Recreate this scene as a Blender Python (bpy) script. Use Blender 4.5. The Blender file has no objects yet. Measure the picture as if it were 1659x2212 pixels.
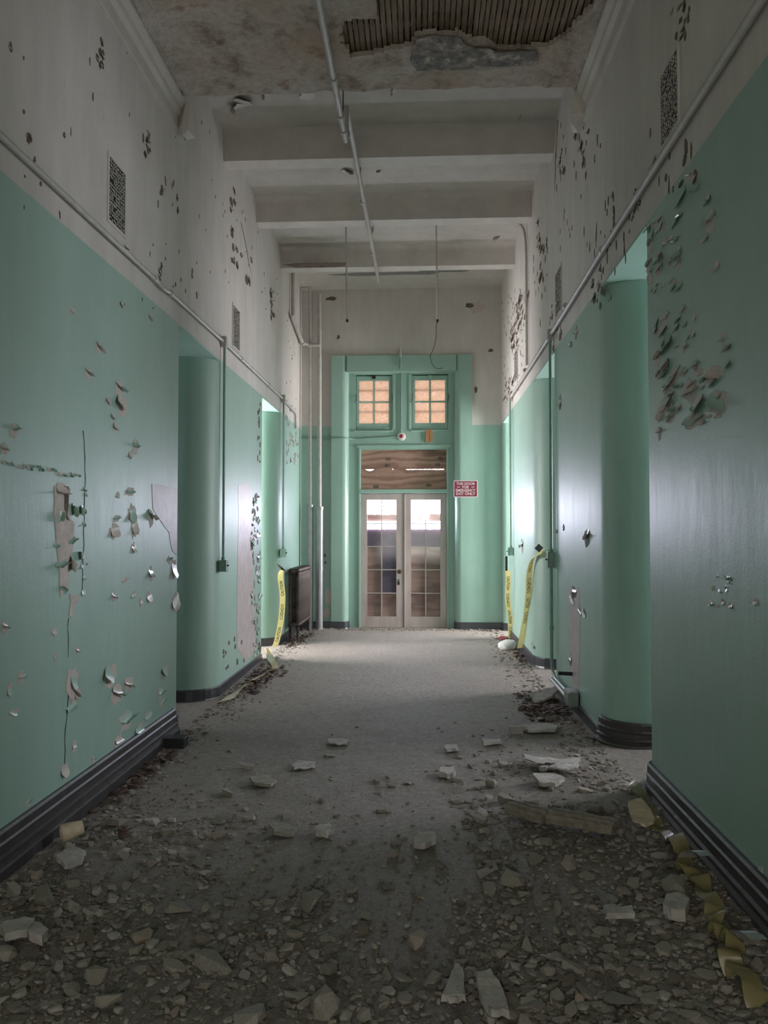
import bpy, bmesh, math, random
from mathutils import Vector, Matrix, noise
import numpy as np
C = bpy.context.scene.collection
SC = bpy.context.scene
random.seed(7)
rng = np.random.default_rng(7)
PI = math.pi

# ------------------------------------------------------------------ camera
F = 1661.0; W, H = 1659, 2212
EYE = 1.53
YAW = math.atan((912 - W / 2) / F); PITCH = math.atan((1153 - H / 2) / F)
cam = bpy.data.cameras.new('camera'); camo = bpy.data.objects.new('camera', cam); C.objects.link(camo)
camo.location = (0, 0, EYE); camo.rotation_euler = (PI / 2 + PITCH, 0, YAW)
cam.sensor_fit = 'VERTICAL'; cam.sensor_height = 36.0; cam.lens = F / H * 36.0
cam.clip_start = 0.05; cam.clip_end = 200
SC.camera = camo
# ------------------------------------------------------------------ view, sky, lights
SC.view_settings.view_transform = 'Standard'; SC.view_settings.look = 'None'
SC.view_settings.gamma = 1.0; SC.view_settings.use_curve_mapping = False
SC.view_settings.exposure = 0.35
SKY = 66.0
wd = bpy.data.worlds.new('sky'); SC.world = wd; wd.use_nodes = True
bg = wd.node_tree.nodes['Background']; bg.inputs['Color'].default_value = (0.89, 0.87, 1.0, 1); bg.inputs['Strength'].default_value = SKY

def area_light(name, loc, rot, sx, sy, power, col, portal=False):
    l = bpy.data.lights.new(name, 'AREA'); l.shape = 'RECTANGLE'; l.size = sx; l.size_y = sy
    l.energy = power; l.color = col
    if portal: l.cycles.is_portal = True
    o = bpy.data.objects.new(name, l); C.objects.link(o); o.location = loc; o.rotation_euler = rot
    return o
# daylight through the glass of the doors: portal only, the sky itself is the light
area_light('door_daylight', (-0.30, 12.80, 1.86), (-PI / 2, 0, 0), 1.3, 0.56, 1, (1, 1, 1), True)
# windows of the side rooms (left far, right far, left near, right middle); hall is an unseen soft fill added behind the camera
LIGHTS = dict(
    left_far=((-4.3, 9.55, 1.9), (0, -PI / 2, 0), 1.6, 1.5, 380, (1.0, 0.95, 0.97)),
    right_far=((3.7, 11.6, 1.9), (0, PI / 2, 0), 1.6, 1.3, 300, (1.0, 0.95, 0.97)),
    right_mid=((3.7, 8.1, 1.9), (0, PI / 2, 0), 1.6, 1.2, 110, (0.97, 0.93, 1.0)),
    left_near=((-4.3, 6.6, 1.9), (0, -PI / 2, 0), 1.6, 1.2, 22, (0.9, 0.92, 1.0)),
    right_near=((3.7, 5.15, 2.0), (0, PI / 2, 0), 1.6, 0.9, 66, (0.9, 0.92, 1.0)),
    hall=((-0.35, -2.85, 1.7), (PI / 2, 0, 0), 2.4, 2.0, 52, (1.0, 0.95, 0.86)),
)
for k, v in LIGHTS.items(): area_light('room_light_' + k, *v)

# ------------------------------------------------------------------ pixel -> place on a real surface
_R = Matrix.Rotation(YAW, 3, 'Z') @ Matrix.Rotation(PI / 2 + PITCH, 3, 'X')
O = Vector((0, 0, EYE))
def ray(u, v): return _R @ Vector(((u - W / 2) / F, -(v - H / 2) / F, -1.0))
def onx(u, v, X): d = ray(u, v); return O + d * (X / d.x)
def ony(u, v, Y): d = ray(u, v); return O + d * (Y / d.y)
def onz(u, v, Z): d = ray(u, v); return O + d * ((Z - EYE) / d.z)
XL, XR, YE = -1.97, 1.285, 12.44
ZL, ZR = 3.23, 3.31          # paint line / opening heads, left and right
ZN, ZC, ZB = 5.0, 5.53, 5.24 # near ceiling, bay ceiling, beam bottoms

def fz(x, y):
    t = min(max((9.5 - y) / 5.0, 0), 1)
    a = (-0.085 + (x - XL) / 3.25 * 0.14) * t
    m = 0.0
    if 1.0 < y < 7.5:
        s = max(0, 1 - abs(y - 4.2) / 3.2)
        m += 0.035 * s * min(max((x - 0.25) / 0.5, 0), 1)
        m += 0.03 * max(0, 1 - abs(y - 3.2) / 2.2) * min(max((-1.05 - x) / 0.5, 0), 1)
    n = noise.noise((x * 1.3, y * 1.3, 1)) * 0.012 * (0.35 + 0.65 * t)
    n += noise.noise((x * 5, y * 5, 3)) * 0.006 * (0.3 + 0.7 * t) + noise.noise((x * 14, y * 14, 7)) * 0.0028 * (0.2 + 0.8 * t)
    return a + m + n
def onfloor(u, v):
    z = 0.0
    for _ in range(6):
        p = onz(u, v, z); z = fz(p.x, p.y)
    return onz(u, v, z)

# ------------------------------------------------------------------ materials
def mat(name):
    m = bpy.data.materials.new(name); m.use_nodes = True
    nt = m.node_tree; b = nt.nodes['Principled BSDF']
    return m, nt, b
def N(nt, t, **kw):
    n = nt.nodes.new(t)
    for k, v in kw.items():
        if hasattr(n, k): setattr(n, k, v)
        else: n.inputs[k.replace('_', ' ')].default_value = v
    return n
def L(nt, a, b): nt.links.new(a, b)
def coords(nt, scale=(1, 1, 1)):
    tc = nt.nodes.new('ShaderNodeTexCoord'); mp = nt.nodes.new('ShaderNodeMapping')
    mp.inputs['Scale'].default_value = scale; L(nt, tc.outputs['Object'], mp.inputs['Vector']); return mp.outputs['Vector']
def nz(nt, scale, detail=4, rough=0.6, vec=None, sc=(1, 1, 1)):
    n = nt.nodes.new('ShaderNodeTexNoise'); n.inputs['Scale'].default_value = scale
    n.inputs['Detail'].default_value = detail; n.inputs['Roughness'].default_value = rough
    L(nt, vec if vec else coords(nt, sc), n.inputs['Vector']); return n.outputs['Fac']
def ramp(nt, fac, stops):
    r = nt.nodes.new('ShaderNodeValToRGB'); e = r.color_ramp.elements
    while len(e) < len(stops): e.new(0.5)
    for i, (p, c) in enumerate(stops):
        e[i].position = p; e[i].color = (*c, 1) if len(c) == 3 else c
    L(nt, fac, r.inputs['Fac']); return r.outputs['Color']
def mixc(nt, fac, a, b, mode='MIX'):
    m = nt.nodes.new('ShaderNodeMix'); m.data_type = 'RGBA'; m.blend_type = mode
    for i, s in ((0, fac), (6, a), (7, b)):
        if isinstance(s, (int, float)): m.inputs[i].default_value = s
        elif isinstance(s, tuple): m.inputs[i].default_value = (*s, 1)
        else: L(nt, s, m.inputs[i])
    return m.outputs[2]
def mth(nt, op, a, b=0.0, c=0.0):
    m = nt.nodes.new('ShaderNodeMath'); m.operation = op
    for i, s in enumerate((a, b, c)):
        if isinstance(s, (int, float)): m.inputs[i].default_value = s
        else: L(nt, s, m.inputs[i])
    return m.outputs[0]
def smooth(nt, v, lo, hi):
    m = nt.nodes.new('ShaderNodeMapRange'); m.interpolation_type = 'SMOOTHSTEP'
    L(nt, v, m.inputs[0]); m.inputs[1].default_value = lo; m.inputs[2].default_value = hi; return m.outputs[0]
def bump(nt, b, h, strength=0.3, dist=0.02):
    n = nt.nodes.new('ShaderNodeBump'); n.inputs['Strength'].default_value = strength; n.inputs['Distance'].default_value = dist
    L(nt, h, n.inputs['Height']); L(nt, n.outputs['Normal'], b.inputs['Normal'])

GREEN = (0.28, 0.44, 0.365); CREAM = (0.60, 0.56, 0.50)
def green_paint(nt):
    a = nz(nt, 1.3, 5, 0.6); b = nz(nt, 9, 5, 0.7, sc=(1, 1, 0.25))
    c = ramp(nt, a, [(0.3, (0.275, 0.415, 0.35)), (0.7, (0.312, 0.465, 0.395))])
    return mixc(nt, 0.16, c, ramp(nt, b, [(0.35, (0.18, 0.31, 0.26)), (0.7, (0.34, 0.50, 0.43))]))
def cream_paint(nt):
    a = nz(nt, 1.1, 6, 0.65); s = nz(nt, 5, 6, 0.7, sc=(1, 1, 0.22))
    c = ramp(nt, a, [(0.3, (0.50, 0.465, 0.425)), (0.7, (0.61, 0.572, 0.53))])
    return mixc(nt, 0.22, c, ramp(nt, s, [(0.32, (0.32, 0.29, 0.255)), (0.62, (0.64, 0.61, 0.57))]))
def wall_mat(name, zline):
    m, nt, b = mat(name)
    tc = nt.nodes.new('ShaderNodeTexCoord'); sp = nt.nodes.new('ShaderNodeSeparateXYZ'); L(nt, tc.outputs['Object'], sp.inputs[0])
    w = mth(nt, 'MULTIPLY_ADD', nz(nt, 3, 4, 0.6), 0.016, -0.008)
    z = mth(nt, 'ADD', sp.outputs[2], w)
    up = smooth(nt, z, zline - 0.002, zline + 0.006)
    g = green_paint(nt); c = cream_paint(nt)
    # crazed fine peeling: small bare specks on the cream part
    v = nz(nt, 16, 6, 0.75, sc=(1, 1, 0.5)); big = nz(nt, 1.5, 3, 0.5)
    sp_ = mth(nt, 'MULTIPLY', smooth(nt, v, 0.64, 0.67), smooth(nt, big, 0.5, 0.62))
    c = mixc(nt, sp_, c, (0.28, 0.235, 0.19))
    L(nt, mixc(nt, up, g, c), b.inputs['Base Color'])
    rg = mth(nt, 'MULTIPLY_ADD', nz(nt, 6, 5, 0.7, sc=(1, 1, 0.2)), 0.12, 0.41)
    ru = mth(nt, 'MULTIPLY_ADD', up, 0.35, rg)
    L(nt, ru, b.inputs['Roughness']); b.inputs['Specular IOR Level'].default_value = 0.85
    h = mth(nt, 'MULTIPLY_ADD', nz(nt, 90, 3, 0.6), 0.3, mth(nt, 'MULTIPLY', nz(nt, 7, 5, 0.6, sc=(1, 1, 0.35)), 1.2))
    h = mth(nt, 'MULTIPLY_ADD', sp_, -1.2, h)
    bump(nt, b, h, 0.22, 0.012)
    return m
M = {}
M['wall_left'] = wall_mat('left_wall_paint', ZL)
M['wall_right'] = wall_mat('right_wall_paint', ZR)
M['wall_end'] = wall_mat('end_wall_paint', 3.285)
def simple(name, col, rough=0.6, var=0.15, scale=8, bmp=0.15, metal=0.0, spec=0.5, sc=(1, 1, 1)):
    m, nt, b = mat(name)
    f = nz(nt, scale, 5, 0.65, sc=sc)
    lo = tuple(max(0, x * (1 - var)) for x in col); hi = tuple(min(1, x * (1 + var)) for x in col)
    L(nt, ramp(nt, f, [(0.3, lo), (0.7, hi)]), b.inputs['Base Color'])
    b.inputs['Roughness'].default_value = rough; b.inputs['Metallic'].default_value = metal; b.inputs['Specular IOR Level'].default_value = spec
    if bmp: bump(nt, b, nz(nt, scale * 4, 4, 0.6, sc=sc), bmp, 0.01)
    return m
m, nt, b = mat('green_woodwork'); L(nt, green_paint(nt), b.inputs['Base Color']); b.inputs['Roughness'].default_value = 0.34
bump(nt, b, nz(nt, 14, 5, 0.6, sc=(1, 1, 0.15)), 0.15, 0.01); M['green'] = m
m, nt, b = mat('cream_plaster'); L(nt, cream_paint(nt), b.inputs['Base Color']); b.inputs['Roughness'].default_value = 0.75
bump(nt, b, nz(nt, 10, 5, 0.6), 0.15, 0.01); M['cream'] = m
# ceiling: white paint, broken plaster over the near part
m, nt, b = mat('ceiling_plaster')
tc = nt.nodes.new('ShaderNodeTexCoord'); sp = nt.nodes.new('ShaderNodeSeparateXYZ'); L(nt, tc.outputs['Object'], sp.inputs[0])
wn = mth(nt, 'MULTIPLY_ADD', nz(nt, 3.5, 6, 0.7), 0.9, -0.45)
low = mth(nt, 'SUBTRACT', 1.0, smooth(nt, sp.outputs[2], 5.1, 5.2))
side = smooth(nt, mth(nt, 'ADD', mth(nt, 'ABSOLUTE', mth(nt, 'ADD', sp.outputs[0], 0.3)), wn), 1.75, 1.35)
band = mth(nt, 'MULTIPLY', low, side)
dn = nz(nt, 3.2, 9, 0.68); dn2 = nz(nt, 17, 6, 0.7)
dmg = ramp(nt, dn, [(0.36, (0.19, 0.135, 0.10)), (0.45, (0.38, 0.32, 0.27)), (0.53, (0.47, 0.42, 0.37)), (0.60, (0.50, 0.45, 0.40)), (0.66, (0.27, 0.20, 0.155))])
dmg = mixc(nt, 0.2, dmg, ramp(nt, dn2, [(0.4, (0.22, 0.15, 0.11)), (0.6, (0.66, 0.62, 0.55))]))
orange = smooth(nt, nz(nt, 1.6, 3, 0.5), 0.5, 0.68)
dmg = mixc(nt, mth(nt, 'MULTIPLY', orange, 0.45), dmg, (0.36, 0.22, 0.12))
L(nt, mixc(nt, band, cream_paint(nt), dmg), b.inputs['Base Color']); b.inputs['Roughness'].default_value = 0.85
bump(nt, b, mth(nt, 'MULTIPLY', dn, band), 0.8, 0.05); M['ceiling'] = m
M['beam'] = simple('beam_paint', (0.57, 0.535, 0.495), 0.7, 0.1, 4)
M['white_paint'] = simple('white_pipe_paint', (0.45, 0.425, 0.40), 0.45, 0.15, 12)
M['green_pipe'] = simple('green_pipe_paint', (0.20, 0.32, 0.27), 0.35, 0.15, 12)
M['base'] = simple('dark_skirting_paint', (0.050, 0.043, 0.045), 0.42, 0.3, 10, 0.2)
M['base_plain'] = simple('blue_black_skirting', (0.030, 0.030, 0.040), 0.30, 0.3, 10, 0.1, 0.0, 0.9)
M['plaster'] = simple('bare_pink_plaster', (0.55, 0.475, 0.44), 0.8, 0.2, 14, 0.3)
M['bare_brown'] = simple('bare_brown_and_lift_shade', (0.13, 0.095, 0.07), 0.9, 0.5, 22, 0.4)  # bare brown, also put in for shaded cracks and lifts on upper walls
M['pink_paint'] = simple('old_pink_paint', (0.47, 0.40, 0.40), 0.45, 0.15, 10, 0.2)
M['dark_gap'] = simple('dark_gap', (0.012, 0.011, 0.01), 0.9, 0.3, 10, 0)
M['grey_mortar'] = simple('grey_mortar', (0.25, 0.24, 0.235), 0.9, 0.4, 12, 0.5)
m, nt, b = mat('grey_mortar_flecked'); L(nt, ramp(nt, nz(nt, 13, 8, 0.75), [(0.36, (0.10, 0.095, 0.09)), (0.47, (0.20, 0.19, 0.178)), (0.54, (0.28, 0.235, 0.205)), (0.60, (0.5, 0.45, 0.40))]), b.inputs['Base Color']); b.inputs['Roughness'].default_value = 0.9
bump(nt, b, nz(nt, 13, 8, 0.75), 0.6, 0.03); M['mortar_flecked'] = m
M['lath'] = simple('old_wood_lath', (0.21, 0.15, 0.10), 0.85, 0.45, 9, 0.3, sc=(3, 0.4, 3))
M['iron'] = simple('rusty_cast_iron', (0.075, 0.055, 0.05), 0.42, 0.6, 14, 0.3, 0.5)
M['steel'] = simple('dull_grey_metal', (0.24, 0.27, 0.25), 0.4, 0.15, 10, 0.1, 0.3)
M['black'] = simple('black_rubber', (0.012, 0.012, 0.014), 0.5, 0.3, 10, 0)
M['door'] = simple('putty_door_paint', (0.47, 0.385, 0.37), 0.45, 0.14, 7, 0.15, sc=(1, 1, 0.3))
M['brass'] = simple('dull_brass', (0.11, 0.08, 0.05), 0.4, 0.3, 10, 0, 0.8)
M['sign_red'] = simple('maroon_sign_paint', (0.17, 0.018, 0.035), 0.4, 0.12, 8, 0)
M['sign_white'] = simple('sign_white_paint', (0.62, 0.52, 0.54), 0.5, 0.05, 8, 0)
M['red'] = simple('red_lens', (0.30, 0.01, 0.03), 0.3, 0.1, 8, 0)
M['white_plastic'] = simple('white_plastic', (0.6, 0.58, 0.55), 0.4, 0.08, 8, 0)
M['orange_wood'] = simple('bare_orange_wood', (0.42, 0.19, 0.07), 0.6, 0.3, 10, 0.2, sc=(5, 5, 0.6))
M['tape_black'] = simple('tape_print', (0.015, 0.014, 0.012), 0.5, 0.1, 8, 0)
M['cup'] = simple('stained_paper_cup', (0.55, 0.46, 0.33), 0.6, 0.2, 20, 0.1)
M['cup_in'] = simple('brown_cup_inside', (0.36, 0.20, 0.08), 0.7, 0.3, 20, 0.1)
M['brown_clay'] = simple('brown_clay', (0.10, 0.06, 0.045), 0.6, 0.3, 20, 0.2)
M['slab'] = simple('pale_plaster_slab', (0.45, 0.415, 0.39), 0.9, 0.3, 12, 0.6)
M['old_plank'] = simple('weathered_plank', (0.25, 0.215, 0.175), 0.85, 0.35, 10, 0.5, sc=(4, 0.5, 4))
M['bundle'] = simple('dusty_white_cloth', (0.55, 0.56, 0.53), 0.8, 0.12, 9, 0.4)
# plywood
m, nt, b = mat('plywood'); v = coords(nt, (0.6, 1, 2.2))
g = nt.nodes.new('ShaderNodeTexWave'); g.wave_type = 'RINGS'; g.inputs['Scale'].default_value = 2.6; g.inputs['Distortion'].default_value = 9; g.inputs['Detail'].default_value = 3; g.inputs['Detail Scale'].default_value = 0.8
L(nt, v, g.inputs['Vector'])
c = ramp(nt, g.outputs['Fac'], [(0.1, (0.21, 0.105, 0.08)), (0.6, (0.37, 0.21, 0.165)), (1, (0.42, 0.25, 0.20))])
L(nt, mixc(nt, 0.35, c, ramp(nt, nz(nt, 2.2, 5, 0.6), [(0.3, (0.18, 0.10, 0.075)), (0.7, (0.45, 0.29, 0.21))])), b.inputs['Base Color'])
b.inputs['Roughness'].default_value = 0.75; M['plywood'] = m
# glass
def glass(name, tint, dirt, dcol):
    m, nt, b = mat(name); nt.nodes.remove(b); out = nt.nodes['Material Output']
    t = N(nt, 'ShaderNodeBsdfTransparent'); t.inputs['Color'].default_value = (*tint, 1)
    gl = N(nt, 'ShaderNodeBsdfGlossy'); gl.inputs['Roughness'].default_value = 0.08
    df = N(nt, 'ShaderNodeBsdfDiffuse'); df.inputs['Color'].default_value = (*dcol, 1)
    m1 = nt.nodes.new('ShaderNodeMixShader'); m1.inputs[0].default_value = 0.05; L(nt, t.outputs[0], m1.inputs[1]); L(nt, gl.outputs[0], m1.inputs[2])
    m2 = nt.nodes.new('ShaderNodeMixShader'); L(nt, mth(nt, 'MULTIPLY', nz(nt, 6, 5, 0.7), dirt * 2), m2.inputs[0]); L(nt, m1.outputs[0], m2.inputs[1]); L(nt, df.outputs[0], m2.inputs[2])
    L(nt, m2.outputs[0], out.inputs['Surface']); return m
M['glass'] = glass('dusty_glass', (0.97, 0.98, 1.0), 0.025, (0.4, 0.37, 0.4))
M['glass_dirty'] = glass('sooty_glass', (0.7, 0.7, 0.82), 0.22, (0.24, 0.22, 0.28))
m, nt, b = mat('amber_rippled_glass'); nt.nodes.remove(b); out = nt.nodes['Material Output']
tr = N(nt, 'ShaderNodeBsdfTranslucent'); gl = N(nt, 'ShaderNodeBsdfGlossy'); gl.inputs['Roughness'].default_value = 0.15
f = nz(nt, 34, 6, 0.8); f.node.inputs['Distortion'].default_value = 2.0
f2 = nz(nt, 5, 3, 0.5)
c = ramp(nt, f, [(0.36, (0.66, 0.47, 0.31)), (0.48, (0.80, 0.62, 0.44)), (0.56, (0.90, 0.76, 0.62)), (0.63, (1.0, 0.98, 0.95))])
c = mixc(nt, mth(nt, 'MULTIPLY', f2, 0.3), c, (0.85, 0.68, 0.60))
AMBER = 0.142
L(nt, mixc(nt, 1.0, c, (AMBER, AMBER, AMBER), 'MULTIPLY'), tr.inputs['Color'])
ms = nt.nodes.new('ShaderNodeMixShader'); ms.inputs[0].default_value = 0.04; L(nt, tr.outputs[0], ms.inputs[1]); L(nt, gl.outputs[0], ms.inputs[2]); L(nt, ms.outputs[0], out.inputs['Surface'])
M['amber'] = m
# paint flakes: painted face, plaster-coloured back
def flake_mat(name, front, back, rough=0.3):
    m, nt, b = mat(name); g = nt.nodes.new('ShaderNodeNewGeometry')
    L(nt, mixc(nt, g.outputs['Backfacing'], front, back), b.inputs['Base Color']); b.inputs['Roughness'].default_value = rough
    return m
M['flake_green'] = flake_mat('green_paint_flake', GREEN, (0.50, 0.44, 0.39))
M['flake_pale'] = flake_mat('pale_paint_flake', (0.56, 0.49, 0.455), (0.30, 0.42, 0.36))
M['flake_cream'] = flake_mat('cream_paint_flake', (0.58, 0.54, 0.48), (0.36, 0.31, 0.26), 0.6)
# tape
def tape_mat(name, col):
    m, nt, b = mat(name); b.inputs['Base Color'].default_value = (*col, 1); b.inputs['Roughness'].default_value = 0.28
    L(nt, ramp(nt, nz(nt, 20, 3), [(0.3, tuple(x * 0.85 for x in col)), (0.7, col)]), b.inputs['Base Color'])
    out = nt.nodes['Material Output']; tr = N(nt, 'ShaderNodeBsdfTranslucent'); tr.inputs['Color'].default_value = (*col, 1)
    ms = nt.nodes.new('ShaderNodeMixShader'); ms.inputs[0].default_value = 0.3; L(nt, b.outputs[0], ms.inputs[1]); L(nt, tr.outputs[0], ms.inputs[2]); L(nt, ms.outputs[0], out.inputs['Surface'])
    return m
M['tape'] = tape_mat('yellow_tape', (0.84, 0.74, 0.32)); M['tape_dusty'] = tape_mat('dusty_yellow_tape', (0.62, 0.53, 0.30)); M['tape_dark'] = tape_mat('dirty_yellow_tape', (0.38, 0.32, 0.15))
M['clear'] = simple('silvery_plastic', (0.5, 0.5, 0.52), 0.15, 0.1, 8, 0, 0.6)
# floor and rubble
m, nt, b = mat('dusty_floor')
a = nz(nt, 1.6, 6, 0.65); f = nz(nt, 26, 8, 0.75); s = nz(nt, 9, 6, 0.7)
c = ramp(nt, a, [(0.3, (0.25, 0.208, 0.18)), (0.55, (0.33, 0.282, 0.255)), (0.75, (0.40, 0.345, 0.325))])
c = mixc(nt, 0.55, c, ramp(nt, f, [(0.34, (0.10, 0.083, 0.068)), (0.5, (0.29, 0.255, 0.225)), (0.64, (0.50, 0.45, 0.41))]))
c = mixc(nt, mth(nt, 'MULTIPLY', smooth(nt, s, 0.52, 0.68), 0.6), c, (0.15, 0.118, 0.09))
fine = nz(nt, 150, 4, 0.7)
c = mixc(nt, 0.35, c, ramp(nt, fine, [(0.36, (0.12, 0.098, 0.08)), (0.5, (0.30, 0.262, 0.232)), (0.62, (0.56, 0.50, 0.46))]))
L(nt, c, b.inputs['Base Color']); b.inputs['Roughness'].default_value = 0.68; b.inputs['Specular IOR Level'].default_value = 0.4
bump(nt, b, mth(nt, 'MULTIPLY_ADD', fine, 0.35, f), 0.8, 0.03); M['floor'] = m
m, nt, b = mat('plaster_rubble'); oi = nt.nodes.new('ShaderNodeObjectInfo')
c = ramp(nt, oi.outputs['Random'], [(0.0, (0.17, 0.15, 0.125)), (0.3, (0.26, 0.235, 0.205)), (0.6, (0.31, 0.275, 0.23)), (0.85, (0.40, 0.375, 0.35)), (1.0, (0.35, 0.26, 0.21))])
L(nt, mixc(nt, 0.4, c, ramp(nt, nz(nt, 22, 6, 0.7), [(0.3, (0.14, 0.12, 0.095)), (0.65, (0.5, 0.46, 0.41))])), b.inputs['Base Color']); b.inputs['Roughness'].default_value = 0.9
bump(nt, b, nz(nt, 55, 5, 0.7), 0.4, 0.01); M['rubble'] = m
m, nt, b = mat('grit'); g = nt.nodes.new('ShaderNodeNewGeometry')
L(nt, ramp(nt, g.outputs['Random Per Island'], [(0.0, (0.15, 0.125, 0.10)), (0.5, (0.235, 0.205, 0.18)), (0.85, (0.31, 0.28, 0.25)), (0.98, (0.42, 0.39, 0.36)), (1.0, (0.35, 0.26, 0.20))]), b.inputs['Base Color']); b.inputs['Roughness'].default_value = 0.9; M['grit'] = m
m, nt, b = mat('dead_leaves'); g = nt.nodes.new('ShaderNodeNewGeometry')
L(nt, ramp(nt, g.outputs['Random Per Island'], [(0.0, (0.03, 0.018, 0.015)), (0.6, (0.085, 0.045, 0.035)), (1.0, (0.17, 0.12, 0.09))]), b.inputs['Base Color']); b.inputs['Roughness'].default_value = 0.7; M['leaf'] = m

# ------------------------------------------------------------------ mesh helpers
def link(name, me, m=None, parent=None):
    o = bpy.data.objects.new(name, me); C.objects.link(o)
    if m is not None and me is not None and not me.materials: me.materials.append(m)
    if parent: o.parent = parent
    return o
def obj(name, bm, m, parent=None, smooth_=False):
    bmesh.ops.recalc_face_normals(bm, faces=bm.faces)
    me = bpy.data.meshes.new(name); bm.to_mesh(me); bm.free()
    if smooth_:
        for p in me.polygons: p.use_smooth = True
        try: me.set_sharp_from_angle(angle=math.radians(40))
        except Exception: pass
    return link(name, me, m, parent)
def tag(o, label=None, cat=None, group=None, kind=None):
    if label: o['label'] = label
    if cat: o['category'] = cat
    if group: o['group'] = group
    if kind: o['kind'] = kind
    return o
def struct(o): o['kind'] = 'structure'; return o
def empty(name, loc=(0, 0, 0)):
    o = bpy.data.objects.new(name, None); C.objects.link(o); o.location = loc; o.empty_display_size = 0.1; return o
def child(o, parent):   # parent while keeping world coordinates of the mesh
    o.parent = parent; o.matrix_parent_inverse = Matrix.Translation(parent.location).inverted(); return o
def box(bm, x0, x1, y0, y1, z0, z1, bev=0.0):
    vs = [bm.verts.new((x, y, z)) for z in (z0, z1) for y in (y0, y1) for x in (x0, x1)]
    fs = [bm.faces.new([vs[i] for i in q]) for q in ((0, 2, 3, 1), (4, 5, 7, 6), (0, 1, 5, 4), (2, 6, 7, 3), (0, 4, 6, 2), (1, 3, 7, 5))]
    if bev > 0:
        es = {e for f in fs for e in f.edges}
        bmesh.ops.bevel(bm, geom=list(es), offset=bev, segments=2, affect='EDGES', profile=0.5)
def boxm(*a, **k):
    bm = bmesh.new(); box(bm, *a, **k); return bm
def prism(bm, plan, z0, z1):
    a = [bm.verts.new((x, y, z0)) for x, y in plan]; b_ = [bm.verts.new((x, y, z1)) for x, y in plan]
    n = len(plan)
    for i in range(n): bm.faces.new((a[i], a[(i + 1) % n], b_[(i + 1) % n], b_[i]))
    bm.faces.new(a[::-1]); bm.faces.new(b_)
def tube(bm, pts, r, seg=10, cap=True):
    pts = [Vector(p) for p in pts]; rings = []
    rs = r if isinstance(r, (list, tuple)) else [r] * len(pts)
    up = None
    for i, p in enumerate(pts):
        t = (pts[min(i + 1, len(pts) - 1)] - pts[max(i - 1, 0)]).normalized()
        if up is None: up = t.orthogonal().normalized()
        up = (up - t * up.dot(t)).normalized(); s = t.cross(up)
        rings.append([bm.verts.new(p + (up * math.cos(a) + s * math.sin(a)) * rs[i]) for a in (2 * PI * k / seg for k in range(seg))])
    for a, b_ in zip(rings, rings[1:]):
        for k in range(seg): bm.faces.new((a[k], a[(k + 1) % seg], b_[(k + 1) % seg], b_[k]))
    if cap: bm.faces.new(rings[0][::-1]); bm.faces.new(rings[-1])
def tubem(*a, **k):
    bm = bmesh.new(); tube(bm, *a, **k); return bm
def bend(pts, r=0.06, n=4):   # round the corners of a polyline
    pts = [Vector(p) for p in pts]; out = [pts[0]]
    for a, p, c in zip(pts, pts[1:], pts[2:]):
        u = (a - p); v = (c - p); k = min(r, u.length * 0.45, v.length * 0.45)
        s = p + u.normalized() * k; e = p + v.normalized() * k
        for i in range(n + 1):
            t = i / n; out.append(s * (1 - t) ** 2 + p * 2 * t * (1 - t) + e * t * t)
    out.append(pts[-1]); return out
def lathe(bm, prof, cen, axis='Z', seg=20):
    rings = []
    for r, h in prof:
        ring = []
        for k in range(seg):
            a = 2 * PI * k / seg; c, s = math.cos(a) * r, math.sin(a) * r
            v = {'Z': (c, s, h), 'Y': (c, h, s), 'X': (h, c, s)}[axis]
            ring.append(bm.verts.new(Vector(cen) + Vector(v)))
        rings.append(ring)
    for a, b_ in zip(rings, rings[1:]):
        for k in range(seg): bm.faces.new((a[k], a[(k + 1) % seg], b_[(k + 1) % seg], b_[k]))
    bm.faces.new(rings[0][::-1]); bm.faces.new(rings[-1])
def sweep(bm, path, prof, side):   # path: plan points; prof: (out, z); side +1: outward is to the left of travel
    P = [Vector((x, y, 0)) for x, y in path]; rows = []
    for i, p in enumerate(P):
        a = (p - P[i - 1]).normalized() if i else None; c = (P[i + 1] - p).normalized() if i < len(P) - 1 else None
        if a is None: a = c
        if c is None: c = a
        na = Vector((-a.y, a.x, 0)) * side; nc = Vector((-c.y, c.x, 0)) * side
        n = (na + nc).normalized(); k = 1 / max(0.5, n.dot(na))
        rows.append([bm.verts.new((p.x + n.x * o * k, p.y + n.y * o * k, z)) for o, z in prof])
    m_ = len(prof)
    for a, b_ in zip(rows, rows[1:]):
        for k in range(m_): bm.faces.new((a[k], a[(k + 1) % m_], b_[(k + 1) % m_], b_[k]))
    bm.faces.new(rows[0][::-1]); bm.faces.new(rows[-1])

# ------------------------------------------------------------------ floor
xs = np.arange(-4.6, 4.01, 0.05); ys = np.concatenate([np.arange(-3.2, 1.6, 0.2), np.arange(1.6, 7, 0.03), np.arange(7, 13.21, 0.08)])
vs = []; fs = []
xs = np.concatenate([np.arange(-4.6, -2.1, 0.25), np.arange(-2.1, 1.4, 0.03), np.arange(1.4, 4.1, 0.25)])
for y in ys:
    for x in xs: vs.append((x, y, fz(x, y)))
nx = len(xs)
for j in range(len(ys) - 1):
    for i in range(nx - 1):
        k = j * nx + i; fs.append((k, k + 1, k + 1 + nx, k + nx))
me = bpy.data.meshes.new('floor'); me.from_pydata(vs, [], fs); me.update()
for p in me.polygons: p.use_smooth = True
floor = struct(link('floor', me, M['floor']))

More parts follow.
